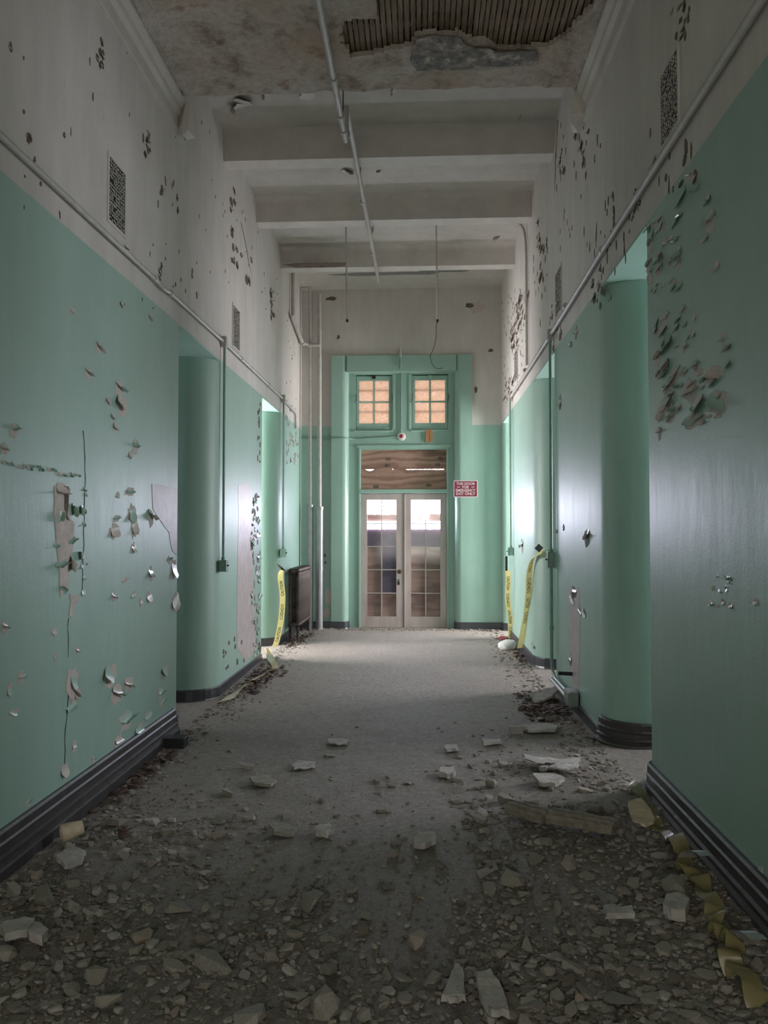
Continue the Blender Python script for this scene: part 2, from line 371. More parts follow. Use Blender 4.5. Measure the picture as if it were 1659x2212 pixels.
# ------------------------------------------------------------------ walls
def arc(cx, cy, r, a0, a1, n=8): return [(cx + r * math.cos(math.radians(a0 + (a1 - a0) * i / n)), cy + r * math.sin(math.radians(a0 + (a1 - a0) * i / n))) for i in range(n + 1)]
TH = 0.6
def pier_face(x, side, y0, y1, r0, r1):   # plan path along the visible face, from near jamb to far jamb; side = direction of the corridor
    p = []; xb = x - side * TH
    if r0: # near corner, jamb faces -Y
        c = (x - side * r0, y0 + r0)
        p += [(xb, y0)] + (arc(*c, r0, -90, 0) if side > 0 else arc(*c, r0, -90, -180))
    else: p += [(x, y0)]
    if r1:
        c = (x - side * r1, y1 - r1)
        p += (arc(*c, r1, 0, 90) if side > 0 else arc(*c, r1, 180, 90)) + [(xb, y1)]
    else: p += [(x, y1)]
    return p
PIERS_L = [(-3.0, 6.19, 0, 0.10), (7.14, 9.43, 0.30, 0.08), (10.4, YE, 0.28, 0)]
PIERS_R = [(-3.0, 4.46, 0, 0.05), (5.36, 7.54, 0.26, 0.05), (8.70, 11.5, 0.34, 0.06), (12.27, YE, 0.05, 0)]
def build_wall(name, x, side, piers, zs, m):
    bm = bmesh.new()
    for y0, y1, r0, r1 in piers:
        p = pier_face(x, side, y0, y1, r0, r1)
        if not r0: p = [(x - side * TH, y0)] + p
        if not r1: p = p + [(x - side * TH, y1)]
        prism(bm, p, -0.3, zs - 0.018)
    box(bm, min(x, x - side * TH), max(x, x - side * TH), -3.0, YE, zs - 0.018, 5.75)
    return struct(obj(name, bm, m, smooth_=True))
wall_left = build_wall('wall_left', XL, 1, PIERS_L, ZL, M['wall_left'])
wall_right = build_wall('wall_right', XR, -1, PIERS_R, ZR, M['wall_right'])
# end wall with the door bay opening
pe = lambda u, v, Y=YE: ony(u, v, Y)
SX0, SX1, SZ = pe(716, 1100).x, pe(1020, 1100).x, pe(870, 768).z      # green surround, outer edge
RX0, RX1, RZ = pe(752, 1100).x, pe(983, 1100).x, pe(870, 803).z       # recess
bm = bmesh.new()
box(bm, XL - TH, RX0 - 0.05, YE, YE + 0.4, -0.3, 5.75); box(bm, RX1 + 0.05, XR + TH, YE, YE + 0.4, -0.3, 5.75); box(bm, RX0 - 0.05, RX1 + 0.05, YE, YE + 0.4, RZ + 0.04, 5.75)
wall_end = struct(obj('wall_front', bm, M['wall_end']))
bm = boxm(XL - TH, XR + TH, -3.2, -3.0, -0.3, 5.75); struct(obj('wall_back', bm, M['wall_end']))
# side rooms, only glimpsed through the openings
def room(name, x0, x1, m):
    bm = bmesh.new(); o_ = x0 if abs(x0) > abs(x1) else x1
    t = 0.1
    box(bm, min(o_, o_ + math.copysign(t, o_)), max(o_, o_ + math.copysign(t, o_)), 3.2, 13.1, -0.3, 3.9)
    box(bm, min(x0, x1), max(x0, x1), 3.1, 3.2, -0.3, 3.9); box(bm, min(x0, x1), max(x0, x1), 13.0, 13.1, -0.3, 3.9)
    box(bm, min(x0, x1), max(x0, x1), 3.2, 13.0, 3.8, 3.9)
    for yw in ((8.3,) if x0 < 0 else (6.6, 10.2)): box(bm, min(x0, x1), max(x0, x1), yw - 0.06, yw + 0.06, -0.3, 3.85)  # unseen partitions, added to stop light crossing from one opening to another
    return struct(obj(name, bm, m))
room('wall_room_left', XL - TH, -4.45, M['wall_left']); room('wall_room_right', XR + TH, 3.85, M['wall_right'])

# ------------------------------------------------------------------ ceiling
HOLE = [(735, 60), (738, 92), (760, 117), (790, 122), (835, 110), (893, 98), (896, 80), (925, 72), (955, 78), (990, 72), (1000, 82), (1040, 90), (1075, 107), (1180, 100), (1230, 68), (1262, 30), (1290, 0), (1300, -60), (850, -60), (815, -20), (820, 38), (760, 42)]
hole = [onz(u, v, ZN) for u, v in HOLE]
def inside(px, py, poly):
    r = False; n = len(poly)
    for i in range(n):
        a, b_ = poly[i], poly[i - 1]
        if (a.y > py) != (b_.y > py) and px < (b_.x - a.x) * (py - a.y) / (b_.y - a.y) + a.x: r = not r
    return r
STEPY = 5.92
bm = bmesh.new(); gx = np.arange(XL, XR + 0.0251, 0.025); gx[-1] = XR
gy = np.concatenate([np.arange(4.3, STEPY, 0.025), [STEPY]])
grid = {}
def edge_y(x): return STEPY + 0.05 * noise.noise((x * 2.2, 9, 0)) + 0.02 * noise.noise((x * 9, 2, 0))
for j, y in enumerate(gy):
    for i, x in enumerate(gx):
        t = max(0, (y - 5.3) / (STEPY - 5.3)); yy = y + (edge_y(x) - STEPY) * t
        d = noise.fractal((x * 4, yy * 4, 0), 0.8, 2.2, 5) * 0.014 + noise.noise((x * 1.5, yy * 1.5, 5)) * 0.01
        jx, jy = noise.noise((x * 30, y * 30, 1)) * 0.010, noise.noise((x * 30, y * 30, 8)) * 0.010
        grid[i, j] = (x + (jx if 0 < i < len(gx) - 1 else 0), yy + jy * (0 < j), ZN + d)
gv = {}
def V_(i, j):
    if (i, j) not in gv: gv[i, j] = bm.verts.new(grid[i, j])
    return gv[i, j]
top = []
for j in range(len(gy) - 1):
    for i in range(len(gx) - 1):
        cx, cy = (gx[i] + gx[i + 1]) / 2, (gy[j] + gy[j + 1]) / 2
        cx += noise.noise((cx * 12, cy * 12, 4)) * 0.02; cy += noise.noise((cx * 12, cy * 12, 14)) * 0.02
        if not inside(cx, cy, hole): top.append(bm.faces.new((V_(i, j), V_(i + 1, j), V_(i + 1, j + 1), V_(i, j + 1))))
ex = bmesh.ops.extrude_face_region(bm, geom=top)
bmesh.ops.translate(bm, verts=[v for v in ex['geom'] if isinstance(v, bmesh.types.BMVert)], vec=(0, 0, 0.035))
box(bm, XL, XR, -3.0, 4.31, ZN, ZN + 0.1)
box(bm, XL, XR, -3.0, STEPY - 0.1, ZN + 0.12, ZN + 0.16)                       # boards above the laths
box(bm, XL, XR, STEPY - 0.13, STEPY - 0.1, ZN + 0.03, ZC + 0.1)                # riser of the step
box(bm, XL - TH, XR + TH, STEPY - 0.13, YE + 0.4, ZC, ZC + 0.2)
box(bm, XL - TH, XR + TH, -3.2, STEPY, ZC + 0.1, ZC + 0.25)
ceiling = struct(obj('ceiling', bm, M['ceiling']))
# laths seen in the hole
x = hole[0].x - 0.03; k = 0
while x < 1.22:
    w_ = 0.030 + random.uniform(-0.003, 0.004); tw = random.uniform(-0.004, 0.004)
    y_end = 5.66; bm = bmesh.new()
    y0 = 4.35
    z0 = ZN + 0.040 + random.uniform(-0.003, 0.005)
    box(bm, x, x + w_, y0, y_end + random.uniform(-0.02, 0.02), z0, z0 + 0.008)
    for v in bm.verts: v.co.x += tw * (v.co.y - 5.0) / 0.6
    obj('lath', bm, M['lath'], ceiling); x += w_ + 0.009 + random.uniform(-0.002, 0.004); k += 1
for y in (4.62, 5.23):   # joists behind, where the laths are nailed
    obj('joist', boxm(hole[0].x - 0.1, 1.25, y - 0.025, y + 0.025, ZN + 0.052, ZN + 0.119), M['bare_brown'], ceiling)
# grey patch of old mortar left beside the hole
def px_patch(name, pts, place, nrm, m, parent, t=0.004, label=None):
    P = [place(u, v) for u, v in pts]; nrm = Vector(nrm)
    bm = bmesh.new(); a = [bm.verts.new(p + nrm * 0.0005) for p in P]; b_ = [bm.verts.new(p + nrm * t) for p in P]; n = len(P)
    for i in range(n): bm.faces.new((a[i], a[(i + 1) % n], b_[(i + 1) % n], b_[i]))
    bmesh.ops.triangle_fill(bm, edges=[bm.edges.get((b_[i], b_[(i + 1) % n])) for i in range(n)], use_beauty=True)
    bmesh.ops.triangle_fill(bm, edges=[bm.edges.get((a[i], a[(i + 1) % n])) for i in range(n)], use_beauty=True)
    o = obj(name, bm, m, parent)
    if label: o['label'] = label
    return o
def ragged(pts, n=3, amp=2.5, seed=1):
    out = []; r = random.Random(seed)
    for (a, b_) in zip(pts, pts[1:] + pts[:1]):
        for k in range(n):
            t = k / n; out.append((a[0] + (b_[0] - a[0]) * t + (r.uniform(-amp, amp) if k else 0), a[1] + (b_[1] - a[1]) * t + (r.uniform(-amp, amp) if k else 0)))
    return out
oncl = lambda z: (lambda u, v: onz(u, v, z))
px_patch('mortar_patch', ragged([(893, 102), (898, 84), (925, 76), (985, 78), (1010, 96), (1075, 112), (1160, 108), (1165, 128), (1120, 140), (1000, 148), (900, 152), (886, 128)], 3, 3), oncl(ZN - 0.012), (0, 0, -1), M['mortar_flecked'], ceiling, 0.008, 'grey mortar left beside the lath hole')
# beams
BEAMS = [(7.47, 7.66), (8.98, 9.17), (10.57, 10.76)]
BL = ['first ceiling beam past the broken plaster', 'middle ceiling beam before the pendant rods', 'ceiling beam behind the pendant rods']
for (y0, y1), lb in zip(BEAMS, BL):
    bm = bmesh.new()
    pr = [(y0, ZB), (y1, ZB), (y1, ZC - 0.06)] + [(y1 + 0.06 - 0.06 * math.cos(a), ZC - 0.06 + 0.06 * math.sin(a)) for a in (0.5, 1.0, PI / 2)] + [(y0 - 0.07, ZC + 0.001)] + [(y0 - 0.07 + 0.07 * math.sin(a), ZC - 0.07 + 0.07 * math.cos(a)) for a in (0.4, 0.8, 1.2, PI / 2)]
    a = [bm.verts.new((XL, y, z)) for y, z in pr]; b_ = [bm.verts.new((XR, y, z)) for y, z in pr]; n = len(pr)
    for i in range(n): bm.faces.new((a[i], a[(i + 1) % n], b_[(i + 1) % n], b_[i]))
    bm.faces.new(a[::-1]); bm.faces.new(b_)
    beam = struct(obj('ceiling_beam', bm, M['beam'], smooth_=True)); beam['label'] = lb
last_beam = beam
px_patch('bare_strip', [(612, 572), (640, 568), (748, 567), (748, 574), (690, 577), (640, 577)], oncl(ZB), (0, 0, -1), M['bare_brown'], last_beam, 0.004)
# cornice boards under the near ceiling
for nm, x, s in (('trim_1', XL, 1), ('trim_2', XR, -1)):
    bm = bmesh.new()
    pr = [(0, 4.75), (0.02, 4.75), (0.025, 4.77), (0.025, 4.86), (0.05, 4.89), (0.055, 4.93), (0.08, 4.965), (0.085, 4.985), (0, 4.985)]
    sweep(bm, [(x, -3.0), (x, 6.0)], pr, -1 if s > 0 else 1)
    o = struct(obj(nm, bm, M['cream']))
    bm = bmesh.new()
    lump = [Vector((x + s * random.uniform(0, 0.13), 6.03 + random.uniform(-0.10, 0.16), 4.78 + random.uniform(-0.06, 0.22))) for _ in range(26)] + [Vector((x - s * 0.01, 6.0, 4.75)), Vector((x - s * 0.01, 6.1, 5.0))]
    for p in lump: bm.verts.new(p)
    r = bmesh.ops.convex_hull(bm, input=bm.verts); bmesh.ops.delete(bm, geom=[g for g in r['geom_interior'] if isinstance(g, bmesh.types.BMVert)], context='VERTS')
    obj('plaster_lump', bm, M['cream'], o)

# ------------------------------------------------------------------ skirtings
def moulded(top): return [(0, top), (0.018, top), (0.026, top - 0.012), (0.027, top - 0.05), (0.034, top - 0.06), (0.030, top - 0.075), (0.031, top - 0.105), (0.046, top - 0.112), (0.046, top - 0.120), (0.038, top - 0.126), (0.038, top - 0.140), (0.058, top - 0.148), (0.062, top - 0.158), (0.062, top - 0.34), (0, top - 0.34)]
def plain(top): return [(0, top), (0.008, top), (0.014, top - 0.012), (0.018, top - 0.10), (0.03, top - 0.13), (0.03, top - 0.30), (0, top - 0.30)]
def base(name, path, prof, side, m): bm = bmesh.new(); sweep(bm, path, prof, side); return struct(obj(name, bm, m))
base('baseboard_left', [(XL, -3.0), (XL, 6.02)], moulded(0.152), -1, M['base'])
pf = pier_face(XL, 1, *PIERS_L[0])
base('baseboard_left_end', [(XL, 6.025)] + pf[1:], plain(0.10), -1, M['base'])
base('baseboard_left_middle', pier_face(XL, 1, *PIERS_L[1]), plain(0.065), -1, M['base_plain'])
base('baseboard_left_far', pier_face(XL, 1, *PIERS_L[2]), plain(0.11), -1, M['base_plain'])
base('baseboard_right', [(XR, -3.0)] + pier_face(XR, -1, *PIERS_R[0])[1:], moulded(0.246), 1, M['base'])
p2 = pier_face(XR, -1, *PIERS_R[1]); iz = 8
base('baseboard_right_jamb', p2[:iz + 2], moulded(0.235), 1, M['base'])
base('baseboard_right_middle', p2[iz:], plain(0.135), 1, M['base_plain'])
base('baseboard_right_far', pier_face(XR, -1, *PIERS_R[2]), plain(0.13), 1, M['base_plain'])
base('baseboard_right_corner', pier_face(XR, -1, *PIERS_R[3]), plain(0.12), 1, M['base_plain'])
base('baseboard_front_left', [(XL, YE), (SX0, YE)], plain(0.11), -1, M['base_plain'])
base('baseboard_front_right', [(SX1, YE), (XR, YE)], plain(0.11), -1, M['base_plain'])

# ------------------------------------------------------------------ door bay at the end
YI = YE + 0.13           # face of the inner frame
pi_ = lambda u, v, Y=YI: ony(u, v, Y)
DX0, DX1, DXM = pi_(779, 1200).x, pi_(965, 1200).x, pi_(872, 1200).x
DZ = pi_(872, 1066).z; TZ0, TZ1 = pi_(872, 1057).z, pi_(872, 971).z
bm = bmesh.new(); pr = 0.045; rr = 0.10
YF = YE - pr
def rounded_post(x0, x1, inner):   # plan with one rounded inner front corner
    if inner > 0: return [(x0, YI + 0.06), (x0, YF)] + arc(x1 - rr, YF + rr, rr, -90, 0) + [(x1, YI + 0.06)]
    return [(x1, YI + 0.06), (x1, YF)] + arc(x0 + rr, YF + rr, rr, -90, -180) + [(x0, YI + 0.06)]
prism(bm, rounded_post(SX0, RX0, 1), -0.05, SZ); prism(bm, rounded_post(RX1, SX1, -1), -0.05, SZ)
box(bm, RX0 - 0.02, RX1 + 0.02, YF + 0.001, YI + 0.06, RZ, SZ - 0.001)
trim = struct(obj('trim_3', bm, M['green'], smooth_=True))
base('baseboard_surround_left', [(SX0, YE), (SX0, YF)] + arc(RX0 - rr, YF + rr, rr, -90, 0)[:] + [(RX0, YI)], plain(0.115), -1, M['base_plain'])
base('baseboard_surround_right', [(SX1, YE), (SX1, YF)] + arc(RX1 + rr, YF + rr, rr, -90, -180)[:] + [(RX1, YI)], plain(0.115), 1, M['base_plain'])
# inner frame: stiles, rail, mullion, transom bar
WZ0, WZ1 = pi_(872, 929).z, pi_(872, 809).z
WL = (pi_(769, 870).x, pi_(846, 870).x); WR = (pi_(890, 870).x, pi_(968, 870).x)
bm = bmesh.new(); T = 0.10
box(bm, RX0, DX0, YI, YI + T, -0.05, WZ0); box(bm, DX1, RX1, YI, YI + T, -0.05, WZ0)
box(bm, DX0, DX1, YI, YI + T, TZ1, WZ0)
box(bm, RX0, WL[0], YI, YI + T, WZ0, RZ); box(bm, WR[1], RX1, YI, YI + T, WZ0, RZ); box(bm, WL[1], WR[0], YI, YI + T, WZ0, RZ)
box(bm, WL[0], WL[1], YI, YI + T, WZ1, RZ); box(bm, WR[0], WR[1], YI, YI + T, WZ1, RZ)
frame = struct(obj('trim_4', bm, M['green']))
# raised mouldings on the inner frame
def mould(x0, x1, z0, z1, d=0.02): obj('moulding', boxm(x0, x1, YI - d, YI + 0.002, z0, z1, bev=0.006), M['green'], frame)
mould(DX0 - 0.035, DX0 - 0.002, -0.04, TZ1 + 0.03); mould(DX1 + 0.002, DX1 + 0.035, -0.04, TZ1 + 0.03); mould(DX0 - 0.06, DX1 + 0.06, TZ1 + 0.03, TZ1 + 0.075, 0.03)
mould(WL[1] + 0.02, WL[1] + 0.06, WZ0 + 0.02, RZ - 0.01, 0.012); mould(WR[0] - 0.06, WR[0] - 0.02, WZ0 + 0.02, RZ - 0.01, 0.012)
mould(WL[0] - 0.05, WL[1] + 0.03, WZ1 + 0.005, WZ1 + 0.03, 0.015); mould(WR[0] - 0.03, WR[1] + 0.05, WZ1 + 0.005, WZ1 + 0.03, 0.015)
mould(WL[0] - 0.04, WL[1] + 0.02, WZ0 - 0.03, WZ0 - 0.004, 0.03); mould(WR[0] - 0.02, WR[1] + 0.04, WZ0 - 0.03, WZ0 - 0.004, 0.03)
mould(DX0 - 0.01, DX1 + 0.01, DZ + 0.005, TZ0, 0.025)
bm = boxm(DX0, DX1, YI, YI + T, DZ + 0.003, TZ0); obj('transom_bar', bm, M['green'], frame)
# sashes
def sash(name, x0, x1, lab):
    z0, z1 = WZ0 + 0.004, WZ1 - 0.016; bm = bmesh.new(); y0, y1 = YI + 0.02, YI + 0.06
    s = 0.045; zb = pi_(872, 914).z; zt = pi_(872, 821).z
    box(bm, x0 + 0.008, x0 + s, y0, y1, z0, z1); box(bm, x1 - s, x1 - 0.008, y0, y1, z0, z1); box(bm, x0 - 0.01, x0 + s - 0.01, y1 - 0.01, y1 + 0.02, z0 - 0.02, WZ1 + 0.01); box(bm, x1 - s + 0.01, x1 + 0.01, y1 - 0.01, y1 + 0.02, z0 - 0.02, WZ1 + 0.01); box(bm, x0, x1, y1 - 0.01, y1 + 0.02, z0 - 0.02, z0 + 0.05); box(bm, x0, x1, y1 - 0.01, y1 + 0.02, z1 - 0.02, WZ1 + 0.01); box(bm, x0 + s, x1 - s, y0, y1, z0, zb); box(bm, x0 + s, x1 - s, y0, y1, zt, z1)
    w = struct(obj(name, bm, M['green'])); w['label'] = lab
    xm = (x0 + x1) / 2; zm = (zb + zt) / 2; g = 0.012
    obj('muntin', boxm(xm - g, xm + g, y0 + 0.005, y1 - 0.005, zb, zt), M['green'], w); obj('muntin', boxm(x0 + s, x1 - s, y0 + 0.006, y1 - 0.006, zm - g, zm + g), M['green'], w)
    for (a, b_) in ((x0 + s, xm - g), (xm + g, x1 - s)):
        for (c, d) in ((zb, zm - g), (zm + g, zt)):
            obj('pane', boxm(a, b_, y0 + 0.018, y0 + 0.022, c, d), M['amber'], w)
    for zz in (0.27, 0.77):   # slats of the boarding outside
        z_ = zb + (zt - zb) * zz; obj('outer_slat', boxm(x0 + s, x1 - s, y1 - 0.002, y1 + 0.01, z_ - 0.008, z_ + 0.008), M['orange_wood'], w)
    obj('latch', boxm(xm - 0.03, xm + 0.03, y0 - 0.03, y0 + 0.002, z1 - 0.05, z1 + 0.005, bev=0.008), M['black'] if x0 < -0.5 else M['green'], w)
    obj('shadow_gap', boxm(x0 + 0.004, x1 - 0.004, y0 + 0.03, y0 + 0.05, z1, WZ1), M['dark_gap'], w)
    for sx in (x0 - 0.004, x1 + 0.004): # side stays
        obj('stay', tubem([(sx, YI - 0.012, zm + 0.12), (sx + 0.01, YI - 0.02, zm + 0.06), (sx - 0.012, YI - 0.02, zm - 0.02)], 0.005, 6), M['iron'], w)
    for sx in (x0 + 0.09, x1 - 0.09): obj('hinge', boxm(sx - 0.05, sx + 0.05, y0 - 0.008, y0 + 0.001, z0 + 0.02, z0 + 0.05), M['green'], w)
sash('window_1', *WL, 'left amber-lit transom window with black latch'); sash('window_2', *WR, 'right amber-lit transom window above the sign')
# plywood in the transom
def board(x0, x1, y, z0, z1, lab, seed, gap=None):
    r = random.Random(seed); bm = bmesh.new(); n = 24; t = 0.015
    topz = lambda i: z1 + (r.uniform(-0.006, 0.004))
    A = []; xs_ = [x0 + (x1 - x0) * i / n for i in range(n + 1)]; tz = [gap(xx) if gap else topz(i) for i, xx in enumerate(xs_)]
    for yy in (y, y + t): A.append(([bm.verts.new((xx, yy, z0)) for xx in xs_], [bm.verts.new((xx, yy, zz)) for xx, zz in zip(xs_, tz)]))
    (b0, t0), (b1, t1) = A
    for i in range(n):
        bm.faces.new((b0[i], b0[i + 1], t0[i + 1], t0[i])); bm.faces.new((b1[i], t1[i], t1[i + 1], b1[i + 1])); bm.faces.new((t0[i], t0[i + 1], t1[i + 1], t1[i])); bm.faces.new((b0[i], b1[i], b1[i + 1], b0[i + 1]))
    bm.faces.new((b0[0], t0[0], t1[0], b1[0])); bm.faces.new((b0[n], b1[n], t1[n], t0[n]))
    o = obj('plywood_board', bm, M['plywood']); tag(o, lab, 'board', 'plywood boards closing the door glass'); return o
YB = YI + 0.055
zg = pi_(872, 1012, YB).z
def gapz(x):
    u = 912 + x / YB * F
    g = 0.0
    if 790 < u < 806: g = 0.030
    elif 845 < u < 852: g = 0.015
    elif 878 < u < 958: g = 0.019 + 0.006 * (u - 878) / 80
    return zg - g + (u - 870) * 0.00004
b1 = board(DX0 - 0.0, DX1 + 0.0, YB, TZ0, zg, 'lower plywood board filling the transom above the doors', 3, gapz)
b2 = board(DX0 - 0.0, DX1 + 0.0, YB + 0.017, zg - 0.011, TZ1 + 0.02, 'upper knotty plywood board filling the transom above the doors', 4)
for (u, v, pb) in ((839, 992, b2), (837, 1006, b2), (952, 990, b2), (946, 1004, b2), (812, 1051, b1), (926, 1048, b1)):
    yb = YB + (0.017 if pb is b2 else 0); p = pi_(u, v, yb); bm = bmesh.new(); lathe(bm, [(0.05, -0.002), (0.05, 0.0)], (p.x, yb, p.z), 'Y', 12)
    for q in bm.verts: q.co.z = p.z + (q.co.z - p.z) * 0.55
    obj('knot', bm, M['bare_brown'], pb)
# doors
def door(name, x0, x1, lab):
    y0, y1 = YI + 0.02, YI + 0.065; z0, z1 = 0.005, DZ; d = lambda v: pi_(872, v, y0).z
    if x0 < -0.5: gl = (pi_(793, 1200, y0).x, pi_(856, 1200, y0).x)
    else: gl = (pi_(888, 1200, y0).x, pi_(951, 1200, y0).x)
    zt, zb = d(1080), d(1332)
    bm = bmesh.new(); g = 0.003
    box(bm, x0 + g, gl[0], y0, y1, z0, z1 - g); box(bm, gl[1], x1 - g, y0, y1, z0, z1 - g); box(bm, gl[0], gl[1], y0, y1, z0, zb); box(bm, gl[0], gl[1], y0, y1, zt, z1 - g)
    box(bm, x0 - 0.02, x0 + 0.035, y1 - 0.002, y1 + 0.018, 0, z1 + 0.02); box(bm, x1 - 0.035, x1 + 0.02, y1 - 0.002, y1 + 0.018, 0, z1 + 0.02); box(bm, x0, x1, y1 - 0.002, y1 + 0.018, z1 - 0.03, z1 + 0.03); box(bm, x0, x1, y1 - 0.002, y1 + 0.018, -0.03, 0.06)
    o = struct(obj(name, bm, M['door'])); o['label'] = lab
    xm = (gl[0] + gl[1]) / 2; w = 0.008; n = 5; zz = [zb + (zt - zb) * i / n for i in range(n + 1)]
    obj('muntin', boxm(xm - w, xm + w, y0 + 0.008, y1 - 0.008, zb, zt), M['door'], o)
    for i in range(1, n): obj('muntin', boxm(gl[0], gl[1], y0 + 0.01, y1 - 0.01, zz[i] - w, zz[i] + w), M['door'], o)
    for i in range(n):
        for a, b_ in ((gl[0], xm - w), (xm + w, gl[1])):
            sooty = i < 4 and (b_ < xm + 0.001) == (x0 > -0.5) or i == 3
            obj('pane', boxm(a, b_, y0 + 0.022, y0 + 0.025, zz[i] + (w if i else 0), zz[i + 1] - (w if i < n - 1 else 0)), M['glass_dirty'] if (i == 3) or (i < 3 and a > xm and x0 < -0.5 and i > 0) else M['glass'], o)
    return o, gl, zt, zb
d1, gl1, zt, zb = door('door_1', DX0, DXM, 'left leaf of the putty double door with the knob')
d2, gl2, _, _ = door('door_2', DXM, DX1, 'right leaf of the putty double door, beside the sign')
p = pi_(863, 1235); bm = bmesh.new(); lathe(bm, [(0.034, 0.0), (0.034, -0.006), (0.022, -0.008), (0.012, -0.03), (0.026, -0.04), (0.03, -0.055), (0.022, -0.066), (0.004, -0.068)], (p.x, YI + 0.02, p.z), 'Y', 18); obj('doorknob', bm, M['brass'], d1, True)
p = pi_(861, 1257); bm = boxm(p.x - 0.017, p.x + 0.017, YI + 0.012, YI + 0.021, p.z - 0.05, p.z + 0.04, bev=0.004); obj('keyhole_plate', bm, M['black'], d1)
bm = bmesh.new(); lathe(bm, [(0.012, 0.0), (0.012, -0.004), (0.006, -0.007)], (p.x, YI + 0.012, p.z + 0.018), 'Y', 12); obj('lock_cylinder', bm, M['clear'], d1)
obj('astragal', boxm(DXM + 0.004, DXM + 0.03, YI + 0.006, YI + 0.021, 0.02, DZ - 0.01, bev=0.004), M['door'], d2)
obj('threshold', boxm(DX0, DX1, YI - 0.02, YI + 0.1, -0.03, 0.006), M['old_plank'], frame)
# boards behind the glass
YB2 = YI + 0.066; q = lambda v: pi_(872, v, YB2).z
def hill(x):   # broken top edge behind the right leaf
    u = 912 + x / YB2 * F; z = q(1124.5)
    if abs(u - 906) < 8: z = q(1124.5 - 8.5 * math.sqrt(max(0, 1 - ((u - 906) / 8) ** 2)))
    if u > 926: z = q(1110)
    return z
board(gl1[0] - 0.02, gl1[1] + 0.02, YB2, q(1126), q(1111), 'narrow plywood strip behind upper glass of left door leaf', 5)
board(gl2[0] - 0.02, gl2[1] + 0.02, YB2, q(1126), q(1111), 'broken plywood strip behind upper glass of right door leaf', 6, hill)
board(gl1[0] - 0.02, gl1[1] + 0.02, YB2, 0.0, q(1143), 'tall plywood board behind lower glass of left door leaf', 7)
board(gl2[0] - 0.02, gl2[1] + 0.02, YB2, 0.0, q(1143), 'tall plywood board behind lower glass of right door leaf', 8)

# ------------------------------------------------------------------ lettering
FONT = {}
def text_mesh(s, size=1.0, ext=0.0, bold=0.0):
    cu = bpy.data.curves.new('t', 'FONT'); cu.body = s; cu.size = size; cu.extrude = ext; cu.offset = bold; cu.resolution_u = 2; cu.align_x = 'CENTER'; cu.align_y = 'CENTER'
    o = bpy.data.objects.new('t', cu); C.objects.link(o)
    dg = bpy.context.evaluated_depsgraph_get(); me = bpy.data.meshes.new_from_object(o.evaluated_get(dg))
    bpy.data.objects.remove(o); bpy.data.curves.remove(cu); return me
# emergency sign on the surround
a = ony(980, 1038, YF - 0.012); c = ony(1032, 1074, YF - 0.012)
sg = empty('exit_sign', ((a.x + c.x) / 2, YF, (a.z + c.z) / 2)); tag(sg, 'maroon sign reading THIS DOOR FOR EMERGENCY EXIT ONLY beside the doors', 'sign')
cx, cz = (a.x + c.x) / 2, (a.z + c.z) / 2; hw, hh = (c.x - a.x) / 2, (a.z - c.z) / 2
child(obj('sign_plate', boxm(cx - hw, cx + hw, YF - 0.012, YF, cz - hh, cz + hh, bev=0.003), M['sign_white']), sg)
child(obj('sign_panel', boxm(cx - hw + 0.012, cx + hw - 0.012, YF - 0.0135, YF - 0.010, cz - hh + 0.012, cz + hh - 0.012), M['sign_red']), sg)
for i, s in enumerate(('THIS DOOR', 'FOR', 'EMERGENCY', 'EXIT ONLY')):
    me = text_mesh(s, 1.0, 0.0, 0.02); xs_ = [v.co.x for v in me.vertices]; ys_ = [v.co.y for v in me.vertices]
    wn_ = {0: 0.30, 1: 0.105, 2: 0.315, 3: 0.305}[i]; sx = wn_ / (max(xs_) - min(xs_)); sy = 0.044 / (max(ys_) - min(ys_)); mx, my = (max(xs_) + min(xs_)) / 2, (max(ys_) + min(ys_)) / 2
    zc = cz + hh - 0.012 - 0.04 - i * 0.0535
    for v in me.vertices: v.co = Vector((cx + (v.co.x - mx) * sx, YF - 0.0145, zc + (v.co.y - my) * sy))
    child(link('lettering', me, M['sign_white']), sg)
    if i == 1:
        for sgn in (-1, 1): child(obj('lettering', boxm(cx + sgn * 0.115 - 0.024, cx + sgn * 0.115 + 0.024, YF - 0.0148, YF - 0.0138, zc - 0.005, zc + 0.005), M['sign_white']), sg)
# round fixture with red centre + its conduits
p = ony(867, 943, YI); al = empty('alarm_fixture', (p.x, YI, p.z)); tag(al, 'round white wall fixture with red centre between transom windows', 'alarm')
bm = bmesh.new(); lathe(bm, [(0.072, 0), (0.072, -0.012), (0.06, -0.03), (0.03, -0.036), (0.0305, -0.03)], (p.x, YI, p.z), 'Y', 24); child(obj('base_disc', bm, M['white_plastic'], None, True), al)
bm = bmesh.new(); lathe(bm, [(0.03, -0.03), (0.03, -0.04), (0.022, -0.052), (0.005, -0.056)], (p.x, YI, p.z), 'Y', 20); child(obj('red_lens', bm, M['red'], None, True), al)
def conduit(label, pts, r, m, straps=(), cat='conduit', rad=0.06, name='conduit', extra=None):
    P = [Vector(q_) for q_ in pts]; e = empty(name, tuple(P[0])); tag(e, label, cat)
    child(obj('pipe', tubem(bend(P, rad), r, 10), m, None, True), e)
    for s_ in straps:
        s0 = Vector(s_[0]); d = Vector(s_[1]).normalized()
        child(obj('coupling', tubem([s0 - d * 0.025, s0 + d * 0.025], r * 1.35, 10), m, None, True), e)
    return e
pt = ony(865, 748, YI - 0.03); pt.y = YE - 0.03
ptop = ony(866, 790, YF - 0.02)
